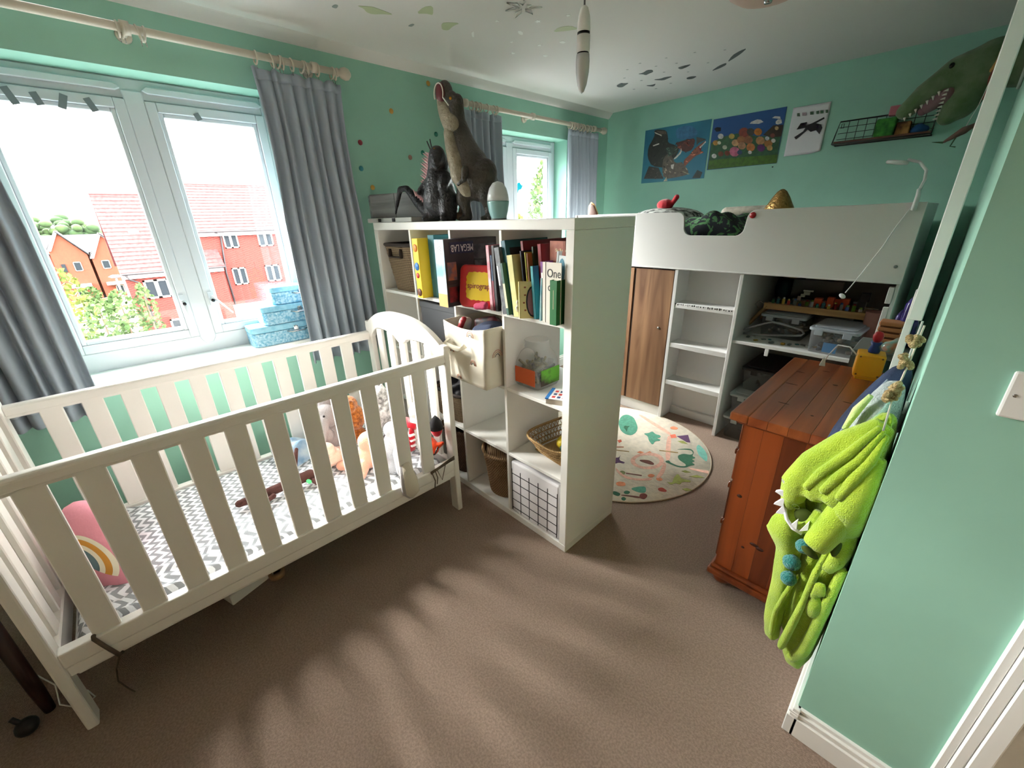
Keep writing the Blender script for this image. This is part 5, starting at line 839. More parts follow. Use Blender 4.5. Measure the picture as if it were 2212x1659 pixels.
# desk level contents
PINE=wood('pale_pine',(196,158,108),(160,122,78),'x',6,.5)
t=thing('folding_pine_tray_table','pale pine folding tray table standing on the under bed shelf','table',(.40,1.9,.705)); 
TM_=MB().box(-.265,.265,-.02,.22,.185,.20).build('table_top',PINE,t,bevel=.003); MB().box(-.27,.27,-.03,-.015,.165,.205).build('front_edge',PINE,t,bevel=.002)
for s,e in ((-1,-.37),(1,.33)):
    for y in (-.02,.2): MB().tube([(s*.25,y,.185),(e,y,.005)],.012,4).build('folding_leg',PINE,t)
wire=MB().tube([(-.27,-.03,.20),(-.30,-.03,.215),(-.32,-.03,.19),(-.30,-.03,.165)],.004,6).build('wire_loop',CHROME,t)
def block(name,label,loc,boxes,m,cat='toy',grp=None,par=None):
    t=thing(name,label,cat,loc,0,grp)
    for q in boxes: box(*q).build('brick',m,t,bevel=.0015)
    return t
ORG=mat('orange_brick',(200,80,35),.35); DKB=mat('dark_screen',(18,18,20),.3)
block('orange_brick_model','orange toy brick model with white corners on the tray table',(.50,1.98,.905),[(-.055,-.02,-.02,.02,0,.06),(.02,.055,-.02,.02,0,.06),(-.055,.055,.02,.03,0,.05),(-.12,-.08,-.02,.02,0,.05),(-.12,-.055,-.01,.01,.02,.035)],ORG)
for x_,lb in ((.445,'white brick on the left tower of the orange model'),(.553,'white brick on the right tower of the orange model')):
    pass
block('black_laptop','black laptop screen standing behind the toy bricks',(.34,2.18,.905),[(-.14,.14,0,.012,0,.13)],DKB,'laptop')
cols=[('green',(40,110,60)),('teal',(30,95,105)),('yellow',(180,150,60)),('red',(140,35,35)),('grey',(110,112,112)),('blue',(40,75,140)),('lime',(110,150,50)),('white',(200,200,195))]
rnd=random.Random(9)
for k in range(16):
    nm,c=cols[k%8]; x_=.17+.03*k; h_=rnd.uniform(.012,.04); 
    t=thing('toy_brick_figure','tiny %s toy brick figure, %s from the left on the pine tray table'%(nm,ORDN[k]),'toy',(x_,1.895+rnd.uniform(0,.05),.905),rnd.uniform(0,1),'toy brick figures on the tray table')
    m_=mat('brick_'+nm,c,.35); box(-.008,.008,-.006,.006,0,h_).build('brick',m_,t,bevel=.001); box(-.006,.006,-.006,.006,h_,h_+.01).build('brick_head',mat('brick_'+cols[(k*3+1)%8][0],cols[(k*3+1)%8][1],.35),t,bevel=.002)
t=thing('teal_baseplate','flat teal toy baseplate at the left of the tray table','toy',(.21,2.0,.905)); box(-.07,.07,-.06,.08,0,.006).build('plate',mat('brick_teal',(30,95,105),.35),t)
for i in range(6):
    for jj in range(4): MB().lathe([(.006,.006),(.006,.009),(0,.009)],8,(-.055+.022*i,-.04+.03*jj,0)).build('stud',MATS['brick_teal'],t)
block('white_brick_model','white toy brick branch model in front of the laptop',(.29,2.1,.905),[(-.03,-.01,0,.012,.0,.03),(-.015,.01,0,.012,.025,.045),(.0,.035,0,.012,.04,.06),(-.005,.05,0,.012,.062,.072)],mat('brick_white',(200,200,195),.35))
block('black_brick_creature','tall dark toy brick creature right of the orange model',(.61,2.0,.905),[(-.02,.02,-.02,.02,0,.05),(-.012,.03,-.02,.02,.05,.1),(-.04,.0,-.01,.01,.03,.045)],mat('brick_black',(25,25,30),.35))
def tub(name,label,loc,w,d,h,lid,rot=0,content=None,cf=.2,grp=None):
    t=thing(name,label,'storage box',loc,rot,grp); CT=clear('cloudy_tub',(205,212,215),cf,.3,.85)
    vs=[];fs=[]
    def rg(w,d,z,r=.02): 
        p=[]
        for cx_,cy_,a0 in ((w/2-r,d/2-r,0),(-w/2+r,d/2-r,90),(-w/2+r,-d/2+r,180),(w/2-r,-d/2+r,270)):
            for q in range(4): a_=math.radians(a0+30*q); p.append((cx_+r*math.cos(a_),cy_+r*math.sin(a_),z))
        return p
    for z_,k_ in ((0,.92),(.0,.94),(h*.9,1)): vs+=rg(w*k_,d*k_,z_)
    for i in range(2):
        for k in range(16): fs.append((i*16+k,i*16+(k+1)%16,(i+1)*16+(k+1)%16,(i+1)*16+k))
    fs.append(tuple(range(15,-1,-1))); MB().add(vs,fs,True).build('tub_wall',CT,t)
    LM=mat(*lid); MB().prism([(p[0],p[1]) for p in rg(w*1.06,d*1.06,0)],h*.88,h,'z').build('lid',LM,t,bevel=.006,seg=2); MB().prism([(p[0],p[1]) for p in rg(w*.9,d*.9,0)],h,h+.006,'z').build('lid_panel',LM,t,bevel=.003)
    for s in (-1,1): box(s*w*.3-.02,s*w*.3+.02,-d/2-.012,-d/2-.004,h*.72,h*.93).build('latch',LM,t,bevel=.002)
    if content:
        mb=MB(); rn=random.Random(w*100)
        for k in range(30): a_=(rn.uniform(-.38,.38)*w,rn.uniform(-.38,.38)*d,rn.uniform(.1,.6)*h); mb.cap(a_,(a_[0]+rn.uniform(-.04,.04),a_[1]+rn.uniform(-.03,.03),a_[2]+.01),.014,.01,6)
        o=mb.build('contents',mat(*content[0],**content[1]),t); o['kind']='stuff'
    return t
LIDG=('grey_lid',(150,158,165),.4); LIDW=('cloudy_lid',(185,190,190),.35); mixc=(('tub_contents',(70,70,68),.6),dict(c2=(130,110,90),nscale=18))
tb=tub('clear_storage_tub','clear tub with grey clip lid on the right of the under bed shelf',(.575,1.76,.705),.22,.30,.145,LIDG,math.radians(-4),mixc)
box(-.035,.03,-.138,-.136,.01,.065).build('blue_card',mat('blue_card',(50,140,205),.5),tb)
tub('clear_storage_tub','clear tub half hidden behind the coat hanger on the under bed shelf',(.27,1.95,.705),.24,.30,.15,LIDG,0,mixc)
tub('clear_storage_tub','lowest cloudy tub beside the ladder under the bed',(.26,1.86,0),.34,.46,.165,LIDW,0,mixc); tub('clear_storage_tub','upper cloudy tub stacked beside the ladder under the bed',(.27,1.88,.175),.34,.46,.15,LIDW,0,mixc)
tub('clear_storage_tub','tub with black lid at the top of the stack beside the ladder',(.30,1.95,.335),.36,.42,.16,('black_lid',(28,28,30),.4),0,mixc)
t=thing('coat_hanger','grey plastic coat hanger leaning on the shelf tubs','coat hanger',(.22,1.76,.712),(math.radians(-12),0,math.radians(-4))); MB().tube([(-.17,0,.02),(-.06,0,.075),(.0,0,.10),(.05,0,.098),(.17,0,.078),(.185,0,.06),(.175,0,.045),(.0,0,.015),(-.15,0,-.0)],.0065,8,squash=1).build('hanger_frame',mat('grey_hanger',(150,150,155),.4),t)
rnd=random.Random(21)
for k in range(14):
    x_=.12+.03*k; o=box(-rnd.uniform(.006,.02),.012,-.008,.008,0,rnd.uniform(.005,.014)).build('loose_toy_piece',mat('brick_'+['grey','white','yellow','grey','teal'][k%5],(120,120,120),.4),None,(x_,1.66+rnd.uniform(0,.07),.706),(0,0,rnd.uniform(0,3)),bevel=.001); tag(o,'loose little toy piece on the under bed shelf edge, %s from the left'%ORDN[k],'toy','loose toy pieces on the shelf')
cloth('dark_blue_bag','dark blue and green bag in the shadowy left corner of the under bed shelf','bag',(.14,2.3,.95),[((0,0,.0),(.07,.1,.12)),((.05,.0,.08),(.06,.06,.05))],mat('navy_green_bag',(20,40,55),.7,c2=(30,70,70),nscale=10),vox=.012)
cloth('yellow_hat','yellow and blue cap high in the left corner under the bed','hat',(.17,2.15,1.08),[((0,0,0),(.07,.06,.015)),((.03,0,-.025),(.08,.06,.015))],mat('yellow_blue_cap',(150,130,40),.8,c2=(30,45,90),nscale=14),vox=.007)
t=thing('pink_paper_cup','tall pink paper cup on the right of the under bed shelf','cup',(.70,1.85,.705)); MB().lathe([(.025,0),(.045,.13),(.047,.22),(.05,.225),(.046,.22)],20).build('cup_wall',mat('dusty_pink_card',(175,130,120),.8),t)
t=thing('green_book','dark green notebook standing at the back right under the bed','book',(.64,2.05,.705)); box(-.05,.05,0,.02,0,.2).build('cover',mat('dark_green_cover',(40,70,45),.6),t); box(-.048,.048,.002,.018,.003,.203).build('pages',MATS['pages'],t)
# things on the window-facing right wall end
t=thing('waffle_block_tower','stack of five tan sponge slabs right of the yellow lamp','toy',(.80,1.36,.86)); BS=mat('tan_slab',(190,125,85),.8); BD2=mat('brown_slab',(110,65,42),.8)
for k in range(5): box(-.042,.042,-.042,.042,.026*k,.026*k+.018).build('slab',BS,t,bevel=.004); 
for k in range(4): box(-.036,.036,-.036,.036,.026*k+.018,.026*k+.026).build('filling',BD2,t)
t=thing('small_shelf_stand','small grey stand carrying the slab tower beside the dresser','stand',(.80,1.36,0)); box(-.1,.1,-.14,.14,.83,.86).build('stand_top',mat('grey_stand',(110,115,112),.6),t,bevel=.003)
for a in (-.09,.09):
    for b in (-.13,.13): box(a-.01,a+.01,b-.01,b+.01,0,.83).build('leg',MATS['grey_stand'],t)
cloth('clear_bag','clear bag with turquoise ribbon beside the slab tower','bag',(.83,1.24,.89),[((0,0,0),(.04,.04,.03)),((.02,.0,.03),(.025,.02,.02))],mat('glassy_green_bag',(120,160,150),.15,c2=(180,110,80),nscale=25),vox=.006)
t=thing('purple_crystal_lamp','purple crystal shaped ornament in the gap beside the bed','ornament',(.845,1.40,.86)); PC=mat('violet_crystal',(75,60,140),.2,c2=(45,40,95),nscale=14)
for x_,y_,h_,r_ in ((0,0,.25,.028),(-.028,.02,.17,.02),(.028,.02,.14,.018),(.0,-.03,.13,.018)): MB().lathe([(r_*.8,0),(r_,h_*.3),(r_*.8,h_*.8),(0,h_)],6,(x_,y_,0)).build('crystal',PC,t)
# ---------------- pine chest of drawers ----------------
dr=thing('chest_of_drawers','orange pine chest of drawers with side towards the doorway','chest of drawers',(.735,.71,0))
PN=wood('orange_pine_top',(172,92,48),(126,58,28),'y',5,.3,.35); PS=wood('orange_pine_side',(152,70,28),(104,42,15),'z',5,.35,.3); KN=mat('pine_knot',(70,28,14),.5)
x0,x1,y0,y1=.545-.735,.93-.735,.325-.71,1.10-.71
for k in range(6):
    a=x0+(x1-x0)*k/6; b=x0+(x1-x0)*(k+1)/6
    box(a,b-.0006,y0,y0+.018,.07,.765).build('side_board',PS,dr); box(a,b-.0006,y1-.018,y1,.07,.765).build('side_board',PS,dr)
nb=7
for k in range(nb):
    a=-.235+(.195+.235)*k/nb; b=-.235+(.43)*(k+1)/nb
    q=MB().box(a,b-.0005,y0-.03,y1+.03,.768,.80); q.build('top_board',PN,dr,bevel=.0012 if k else .006,seg=3 if k==0 else 1)
MB().box(-.215,.195,y0-.018,y1+.018,.757,.768).build('top_moulding',PS,dr,bevel=.004)
MB().box(x0-.022,.195,y0-.022,y1+.022,.045,.075).box(x0-.014,.195,y0-.014,y1+.014,.075,.095).build('plinth',PS,dr,bevel=.008,seg=2)
box(x0+.018,x1,y0+.018,y1-.018,.08,.76).build('carcass',PS,dr)
for i,(z0,z1) in enumerate(((.12,.30),(.31,.49),(.50,.63),(.64,.75))):
    for a,b in (((y0+.02,y1-.02),) if i<3 else ((y0+.02,-.003),(.003,y1-.02))):
        dw=box(x0-.012,x0+.006,a,b,z0,z1).build('drawer',PS,dr,bevel=.004)
        for yy in ((a+.12,b-.12) if i<3 else ((a+b)/2,)): MB().lathe([(.008,0),(.007,.012),(.018,.02),(.016,.032),(0,.036)],14,T=R(y=-math.pi/2,t=(x0-.012,yy,(z0+z1)/2))).build('knob',PS,dw)
for a in (x0+.03,x1-.04):
    for b in (y0+.03,y1-.04): MB().lathe([(.022,0),(.036,.012),(.04,.028),(.034,.042),(.03,.046)],18,(a,b,0)).build('bun_foot',PS,dr)
for x_,z_,rx,rz in ((-.155,.455,.009,.007),(-.07,.27,.016,.007),(-.05,.262,.014,.008),(-.105,.235,.006,.005)): MB().lathe([(1,0),(1,.0006),(0,.0007)],16,T=Matrix.Translation((x_,y0,z_))@Matrix.Rotation(math.pi/2,4,'X')@Matrix.Diagonal((rx,rz,1,1))).build('knot',KN,dr)
for x_,y_,rx,ry in ((-.12,-.21,.003,.018),(-.15,.02,.003,.022),(-.02,.12,.006,.009),(-.16,.2,.003,.016),(.05,-.05,.003,.018),(-.02,-.26,.005,.005),(-.08,.28,.003,.014)): MB().lathe([(1,0),(1,.0005),(0,.0006)],14,T=Matrix.Translation((x_,y_,.80))@Matrix.Diagonal((ry,rx,1,1))).build('knot',KN,dr)
# plain yellow block lamp
t=thing('yellow_block_lamp','plain orange yellow block lamp on the chest of drawers','lamp',(.785,1.01,.80),math.radians(8)); YB_=mat('amber_plastic',(255,180,35),.35)
box(-.046,.046,-.046,.046,.012,.112).build('block',YB_,t,bevel=.008,seg=2); box(-.036,.036,-.036,.036,.0,.014).build('base',YB_,t,bevel=.002)
for a in (-.035,.035):
    for b in (.024,.1): MB().lathe([(.004,0),(.003,.0012),(0,.0012)],8,T=R(x=math.pi/2,t=(a,-.046,b))).build('corner_stud',mat('brown_stud',(150,90,20),.4),t)
MB().tube([(-.045,.0,.09),(-.075,.03,.115),(-.115,.06,.11),(-.14,.08,.05),(-.15,.09,.012)],.0028,6).build('cable',WP,t); MB().prism([(-.162,.0),(-.14,.0),(-.146,.035),(-.154,.035)],.075,.095,'y').build('cable_plug',WP,t)
t=thing('toy_peg_stack','small blue peg topped by a red knob on the yellow lamp','toy',(.788,1.01,.912)); MB().lathe([(.018,0),(.02,.01),(.014,.03),(.02,.045)],14).build('blue_peg',mat('peg_blue',(35,60,130),.35),t); MB().lathe([(.011,.045),(.016,.055),(.018,.072),(.012,.086),(0,.091)],14).build('red_peg',mat('peg_red',(190,25,40),.35),t)
# ---------------- round play rug ----------------
t=thing('round_rug','round cream play rug printed with dinosaurs and trees','rug',(-.38,.99,0)); MB().lathe([(.612,0),(.615,.004),(.611,.0088),(0,.0089)],72).build('rug_pile',mat('cream_rug',(236,226,208),1,noise=.06,nscale=30,bump=.4,bscale=60),t)
MB().tube([(.613*math.cos(k*math.pi/36),.613*math.sin(k*math.pi/36),.0045) for k in range(72)],.0045,6,closed=True).build('stitched_edge',mat('tan_edging',(205,185,160),.9),t)
for k,(c,p) in enumerate(RUG[:-1]): MB().prism([(a+.38,b-.99) for a,b in (smooth_poly(p) if len(p)>4 else p)],.0088,.0096+.00008*(k%9),'z').build('rug_print',mat('rugink_%d_%d_%d'%c,c,1,noise=.1,nscale=60),t)
_r=RUG[-1][1]; _n=len(_r)//2; _o=_r[:_n]; _i=_r[_n:][::-1]
mb=MB(); mb.add([(a+.38,b-.99,.0098) for a,b in _o]+[(a+.38,b-.99,.0098) for a,b in _i],[(k,k+1,_n+k+1,_n+k) for k in range(_n-1)]); mb.build('rug_print',mat('rugink_%d_%d_%d'%RUG[-1][0],RUG[-1][0],1,noise=.1,nscale=60),bpy.data.objects['round_rug'])
# ---------------- posters ----------------
def poster(name,label,x0,x1,z0,z1,bg,shapes,yy=2.6575,flecks=True):
    t=thing(name,label,'poster',((x0+x1)/2,yy,(z0+z1)/2)); c=((x0+x1)/2,(z0+z1)/2)
    box(x0-c[0],x1-c[0],-.0008,.0008,z0-c[1],z1-c[1]).build('sheet',bg,t)
    for k,(cl,p) in enumerate(shapes):
        MB().prism([(min(x1,max(x0,a))-c[0],min(z1,max(z0,b))-c[1]) for a,b in (smooth_poly(p,1) if len(p)>4 and flecks else p)],-.0010-.00006*(k+1),-.0009,'y').build('print',mat('ink_%d_%d_%d'%cl,cl,.5,noise=.18,nscale=35),t)
    rn=random.Random(3); byc={}
    for cl,p in shapes:
        xs=[q[0] for q in p]; zs=[q[1] for q in p]
        if (max(xs)-min(xs))*(max(zs)-min(zs))<.008 or len(p)==7: continue
        for _ in range(34):
            a,b=rn.uniform(min(xs),max(xs)),rn.uniform(min(zs),max(zs)); ins=False
            for i in range(len(p)):
                (u1,v1),(u2,v2)=p[i],p[i-1]
                if (v1>b)!=(v2>b) and a<(u2-u1)*(b-v1)/(v2-v1)+u1: ins=not ins
            if not ins: continue
            f=rn.choice((.55,.75,1.35,1.7)); an=rn.uniform(-1,1); s_=rn.uniform(.006,.02); c2_=tuple(int(min(235,v*f)) for v in cl)
            u=(math.cos(an)*s_,math.sin(an)*s_); w=(-u[1]*.3,u[0]*.3); A=(a-c[0],b-c[1])
            byc.setdefault(c2_,MB()).prism([(A[0]-u[0],A[1]-u[1]),(A[0]+w[0],A[1]+w[1]),(A[0]+u[0],A[1]+u[1]),(A[0]-w[0],A[1]-w[1])],-.0030,-.0029,'y')
    for cl,mb in list(byc.items()):
        if flecks: mb.build('print',mat('ink_%d_%d_%d'%cl,cl,.5),t)['kind']='stuff'
    return t
poster('dinosaur_poster','blue poster crowded with roaring dinosaurs, leftmost on the far wall',-1.295,-.712,1.737,2.165,mat('poster_blue',(30,104,132),.5,c2=(44,128,152),nscale=3),POST1)
mt_=mat('poster_sky',(30,80,140),.5); poster('landscape_poster','poster of green hills and blue sky with colourful round shapes',-.697,-.184,1.797,2.158,mt_,POST2,flecks=False)
t=thing('paper_drawing','white paper sheet with a black winged drawing and curled corner','poster',(-.025,2.656,1.99))
def pap(u,v): 
    x=-.117+.222*u-.0*v; z=-.153+.305*v+.0*u; cr=max(0,u-.72)*max(0,.3-v)*1.4; return (x,-.0005-.03*cr-.012*max(0,(.35-v))**1.5,z+.10*cr)
MB().grid(pap,16,16).build('sheet',mat('white_paper',(222,222,226),.8),t,solid=.0006)
for cl,p in PAPER: MB().prism([(a+.025+(.0),b-1.99) for a,b in p],-.006,-.0035,'y').build('print',mat('ink_%d_%d_%d'%cl,cl,.6),t)
o=box(-.004,.005,-.004,0,-.004,.004).build('wall_hook',BLACK,None,(-.205,2.66,1.775)); tag(o,'tiny dark hook on the wall under the landscape poster','hook')
# wire wall shelf
t=thing('wire_wall_shelf','black wire mesh shelf with brown wooden base on the far wall','shelf',(.40,2.66,1.87)); BW=mat('black_wire',(25,30,28),.5)
box(-.235,.235,-.105,-.005,.0,.014).build('shelf_board',wood('walnut_board',(100,62,44),(70,42,30),'x',6),t)
MB().tube([(-.24,-.115,-.002),(.24,-.115,-.002),(.24,-.005,-.002),(-.24,-.005,-.002)],.004,6,closed=True).tube([(-.24,-.115,-.002),(-.24,-.008,.14),(.24,-.008,.14),(.24,-.115,-.002)],.004,6).build('wire_frame',BW,t)
for k in range(10): MB().tube([(-.19+.047*k,-.008,.0),(-.19+.047*k,-.008,.14)],.0018,5).build('mesh_wire',BW,t)
for k in range(4): MB().tube([(-.24,-.008,.0+.035*k),(.24,-.008,.0+.035*k)],.0018,5).build('mesh_wire',BW,t)
MB().tube([(-.228,-.014,.125),(-.215,-.014,.125),(-.215,-.014,.10),(-.228,-.014,.10)],.002,5,closed=True).build('hanging_loop',BW,t)
def plush_block(name,label,loc,s,m,cat='soft toy'):
    t=thing(name,label,cat,loc); box(-s,s,-s,s,0,2*s).build('body',m,t,bevel=s*.18,seg=2); return t
plush_block('green_plush_cube','plain mottled green plush cube on the wire shelf','soft toy' and (.415,2.605,1.885),.049,mat('mottled_green',(70,150,60),.9,c2=(35,100,40),nscale=30,bump=.3,bscale=60))
plush_block('brown_plush_block','brown plush block beside the green cube on the wire shelf',(.50,2.61,1.885),.034,mat('brown_block',(96,58,34),.9,c2=(190,140,80),nscale=20))
plush_block('pink_plush_cube','small pink plush cube peeking above the wire shelf','soft toy' and (.435,2.635,2.0),.026,mat('pink_block',(190,120,130),.9))
cloth('blue_soft_toy','dark blue soft toy at the right end of the wire shelf','soft toy',(.575,2.60,1.90),[((-.02,0,0),(.03,0,.0),.022,.02),((0,0,.01),(.03,.03,.025))],mat('deep_blue_plush',(20,75,120),.9),vox=.006)
# green dinosaur head on the right wall
t=thing('dinosaur_head_mount','green plush dinosaur head with open toothy mouth on the right wall','wall decoration',(.93,2.28,2.08)); GD=mat('sage_plush',(112,132,100),.95,c2=(86,114,74),nscale=14,bump=.25,bscale=150,sheen=.2)
MB().cap((.0,0,.03),(-.12,0,.045),.115,.105).cap((-.12,0,.045),(-.24,0,.02),.10,.085).cap((-.24,0,.02),(-.34,.0,-.045),.082,.060).cap((-.34,0,-.045),(-.405,0,-.115),.058,.044).cap((-.15,0,-.02),(-.19,0,-.12),.08,.075).cap((-.19,0,-.12),(-.225,.0,-.165),.072,.048).build('head',GD,t,remesh=.012)
MB().cap((-.255,-.02,-.07),(-.33,-.02,-.13),.045,.022).build('mouth',mat('mauve_felt',(140,110,115),.95),t)
te=MB()
for k in range(7): u=k/6; te.tube([(-.285-.11*u,-.055,-.055-.10*u),(-.28-.11*u,-.058,-.075-.098*u)],[.007,.001],6)
for k in range(8): u=k/7; te.tube([(-.250-.008*u,-.062,-.055-.125*u),(-.268-.008*u,-.064,-.058-.125*u)],[.007,.001],6)
te.build('felt_teeth',TOO,t); MB().ell((-.265,-.072,.05),(.011,.006,.013)).build('eye',eye,t); MB().ell((-.40,-.03,-.075),(.008,.006,.005)).build('nostril',eye,t)
MB().lathe([(.15,0),(.15,.012),(0,.012)],24,T=R(y=-math.pi/2,t=(.003,0,.06))).build('wall_plaque',mat('white_felt',(205,210,200),.9),t)
cloth('tan_soft_toy','tan soft toy hanging above the dinosaur head by the wall','soft toy',(.845,2.0,2.10),[((0,0,0),(.02,.04,.03)),((0,0,.0),(-.02,0,-.06),.014,.012)],mat('tan_plush',(190,150,90),.95),vox=.006)
cloth('red_brown_soft_toy','red brown soft toy hanging beside the dinosaur neck','soft toy',(.84,2.0,1.98),[((0,0,.03),(.022,.03,.05)),((0,0,.0),(-.01,0,-.05),.014,.01)],mat('russet_plush',(120,62,50),.95),vox=.006)
t=thing('hanging_pterosaur','small brown and green flying dinosaur hanging on a thread','toy',(.80,1.95,1.80)); MB().cap((0,0,0),(-.06,-.02,-.045),.018,.006).cap((0,0,0),(.03,.02,.02),.016,.01).build('body',mat('mauve_brown_toy',(120,90,82),.7),t,remesh=.005); MB().tube([(-.06,-.02,-.045),(-.10,-.03,-.04)],[.005,.001],6).tube([(-.02,-.02,-.03),(-.03,-.02,-.065),(-.01,-.02,-.07)],.003,5).build('beak_and_claw',mat('olive_toy',(60,95,60),.7),t); MB().tube([(0,0,.01),(.02,.0,.1),(.03,0,.19),(.035,0,.56)],.0014,5).build('thread',WHITE,t)
# ---------------- clothes on the right wall ----------------
t=thing('white_wall_board','tall white painted board standing proud of the right wall edge','board',(.885,.42,1.17)); box(-.014,.016,0,.02,0,1.185).build('upper_board',WHITE,t,bevel=.002); box(-.018,.000,.03,.045,-.35,.08).build('lower_board',WHITE,t,bevel=.002); MB().tube([(.018,.0,.0),(.016,.0,-.1),(.012,-.01,-.2)],.003,6).build('white_cord',WHITE,t)
rail=thing('coat_hook_rail','white coat hook rail behind the hanging clothes','hook rail',(.935,.26,.94)); box(-.012,0,-.05,.05,-.03,.03).build('rail_board',WHITE,rail,bevel=.003)
for y in (-.03,.03): MB().tube([(-.012,y,.0),(-.03,y,-.005),(-.036,y,.02)],.004,6).build('hook',BLACK,rail)
LIME=mat('lime_plush',(172,200,38),.95,c2=(154,186,30),nscale=16,bump=.6,bscale=340,sheen=.4); LIMD=mat('lime_painted_shade',(62,76,14),1)  # second lime is a darker copy with shade painted into its colour
rb=thing('dinosaur_dressing_gown','lime green fluffy children dressing gown with toothed dinosaur hood on the right wall','dressing gown',(.93,.08,1.0))
def L_(lv): return [(z-1.0,(xl+xr)/2-.93,yc-.08,(xr-xl)/2,b) for z,xl,xr,yc,b in lv]
def part(name,mb,m=LIME,vox=.007): return mb.build(name,m,rb,remesh=vox)
def wl(pts):  # world -> local
    return [(a-.93,b-.08,c-1.0) for a,b,c in pts]
body=loft(L_([(.20,.855,.925,.08,.05),(.26,.82,.93,.08,.07),(.40,.80,.93,.08,.08),(.55,.795,.93,.09,.08),(.68,.80,.93,.09,.08),(.76,.79,.93,.09,.075),(.84,.80,.93,.08,.065),(.92,.84,.928,.07,.05),(.98,.875,.925,.06,.035),(1.02,.892,.92,.05,.018)]),48,.13,7,.4,.16)
body.build('gown_body',LIME,rb,sub=1)
# hood folds running from the hook down to the snout
part('hood',MB().tube(wl([(.90,.03,1.0),(.85,.02,.93),(.80,.015,.85),(.775,.01,.78),(.775,.01,.725)]),[.016,.032,.036,.036,.03],12).tube(wl([(.905,.03,1.0),(.875,.005,.93),(.835,.0,.84),(.815,.0,.76)]),[.014,.028,.034,.028],12).tube(wl([(.915,.03,.99),(.9,.0,.92),(.875,-.01,.84),(.86,-.01,.77)]),[.014,.026,.034,.032],12))
part('hood_fold',MB().tube(wl([(.90,.0,1.0),(.862,-.018,.92),(.825,-.022,.85),(.80,-.022,.79)]),[.008,.013,.015,.010],10),vox=.005); part('hood_fold',MB().tube(wl([(.908,.0,.995),(.885,-.022,.915),(.855,-.032,.85),(.835,-.032,.80)]),[.007,.012,.014,.010],10),vox=.005); part('hood_fold',MB().tube(wl([(.915,.0,.985),(.905,-.026,.92),(.885,-.036,.86),(.87,-.04,.80)]),[.007,.012,.015,.010],10),vox=.005)
part('shoulder_flap',MB().tube(wl([(.915,-.01,.93),(.91,-.02,.85),(.90,-.02,.77),(.905,-.01,.71)]),[.018,.03,.04,.03],12).tube(wl([(.86,.0,.80),(.895,-.02,.735),(.915,-.02,.70)]),[.022,.022,.018],10))
# snout with jaw opening
part('snout',MB().ell(tuple(wl([(.772,.01,.735)])[0]),(.024,.03,.05)).tube(wl([(.80,.0,.665),(.822,-.005,.66),(.84,-.01,.69),(.842,-.005,.73)]),[.014,.018,.018,.014],10))
FTT=mat('white_felt_teeth',(228,228,232),.9)
MB().ell(tuple(wl([(.812,-.002,.695)])[0]),(.022,.008,.024),T=R(y=.5)).build('mouth_lining_shade',LIMD,rb)  # dark ellipsoid painting the shade inside the hood's mouth
for a,b,c in (((.772,.782),(.764,.762),(.745,.785)),((.764,.762),(.762,.735),(.738,.742)),((.762,.735),(.765,.705),(.742,.702)),((.765,.71),(.775,.685),(.752,.676))): MB().prism([(q[0]-.93,q[1]-1.0) for q in (a,b,c)],-.095,-.083,'y').build('felt_tooth',FTT,rb)
for a,b,c in (((.795,.668),(.808,.66),(.805,.69)),((.815,.658),(.832,.672),(.83,.70)),): MB().prism([(q[0]-.93,q[1]-1.0) for q in (a,b,c)],-.107,-.097,'y').build('felt_tooth',FTT,rb)
MB().tube(wl([(.767,-.008,.70),(.78,-.015,.672),(.80,-.02,.655),(.822,-.02,.65)]),.005,6).build('tooth_band',MATS['white_felt_teeth'],rb)
ec=wl([(.793,-.024,.727)])[0]; MB().tube([(ec[0]+.009*math.cos(k*math.pi/6),ec[1],ec[2]+.006*math.sin(k*math.pi/6)) for k in range(12)],.0012,5,closed=True).build('eye_ring',mat('grey_thread',(90,110,40),.8),rb)
# left sleeve bulge and skirt
part('left_panel',loft(L_([(.20,.80,.84,.03,.02),(.28,.785,.835,.03,.026),(.42,.78,.835,.03,.03),(.55,.77,.83,.02,.03),(.60,.735,.83,.02,.035),(.64,.742,.82,.02,.03),(.69,.765,.815,.02,.025),(.73,.775,.80,.03,.02)]),28,.07,4,.3,.2))
# right sleeve with open cuff
part('sleeve',MB().tube(wl([(.90,-.01,.84),(.89,-.015,.77),(.875,-.03,.71),(.862,-.04,.665),(.855,-.045,.645)]),[.028,.034,.034,.032,.03],14).tube(wl([(.915,-.01,.72),(.915,-.015,.66),(.905,-.015,.61),(.89,-.01,.57)]),[.014,.02,.022,.02],10))
MB().ell(tuple(wl([(.852,-.064,.636)])[0]),(.022,.012,.009),T=R(y=.4)).build('cuff_shade',LIMD,rb); MB().ell(tuple(wl([(.897,-.022,.665)])[0]),(.012,.022,.04)).build('sleeve_shade',LIMD,rb)  # dark ellipsoids painting the shade inside the cuff and sleeve
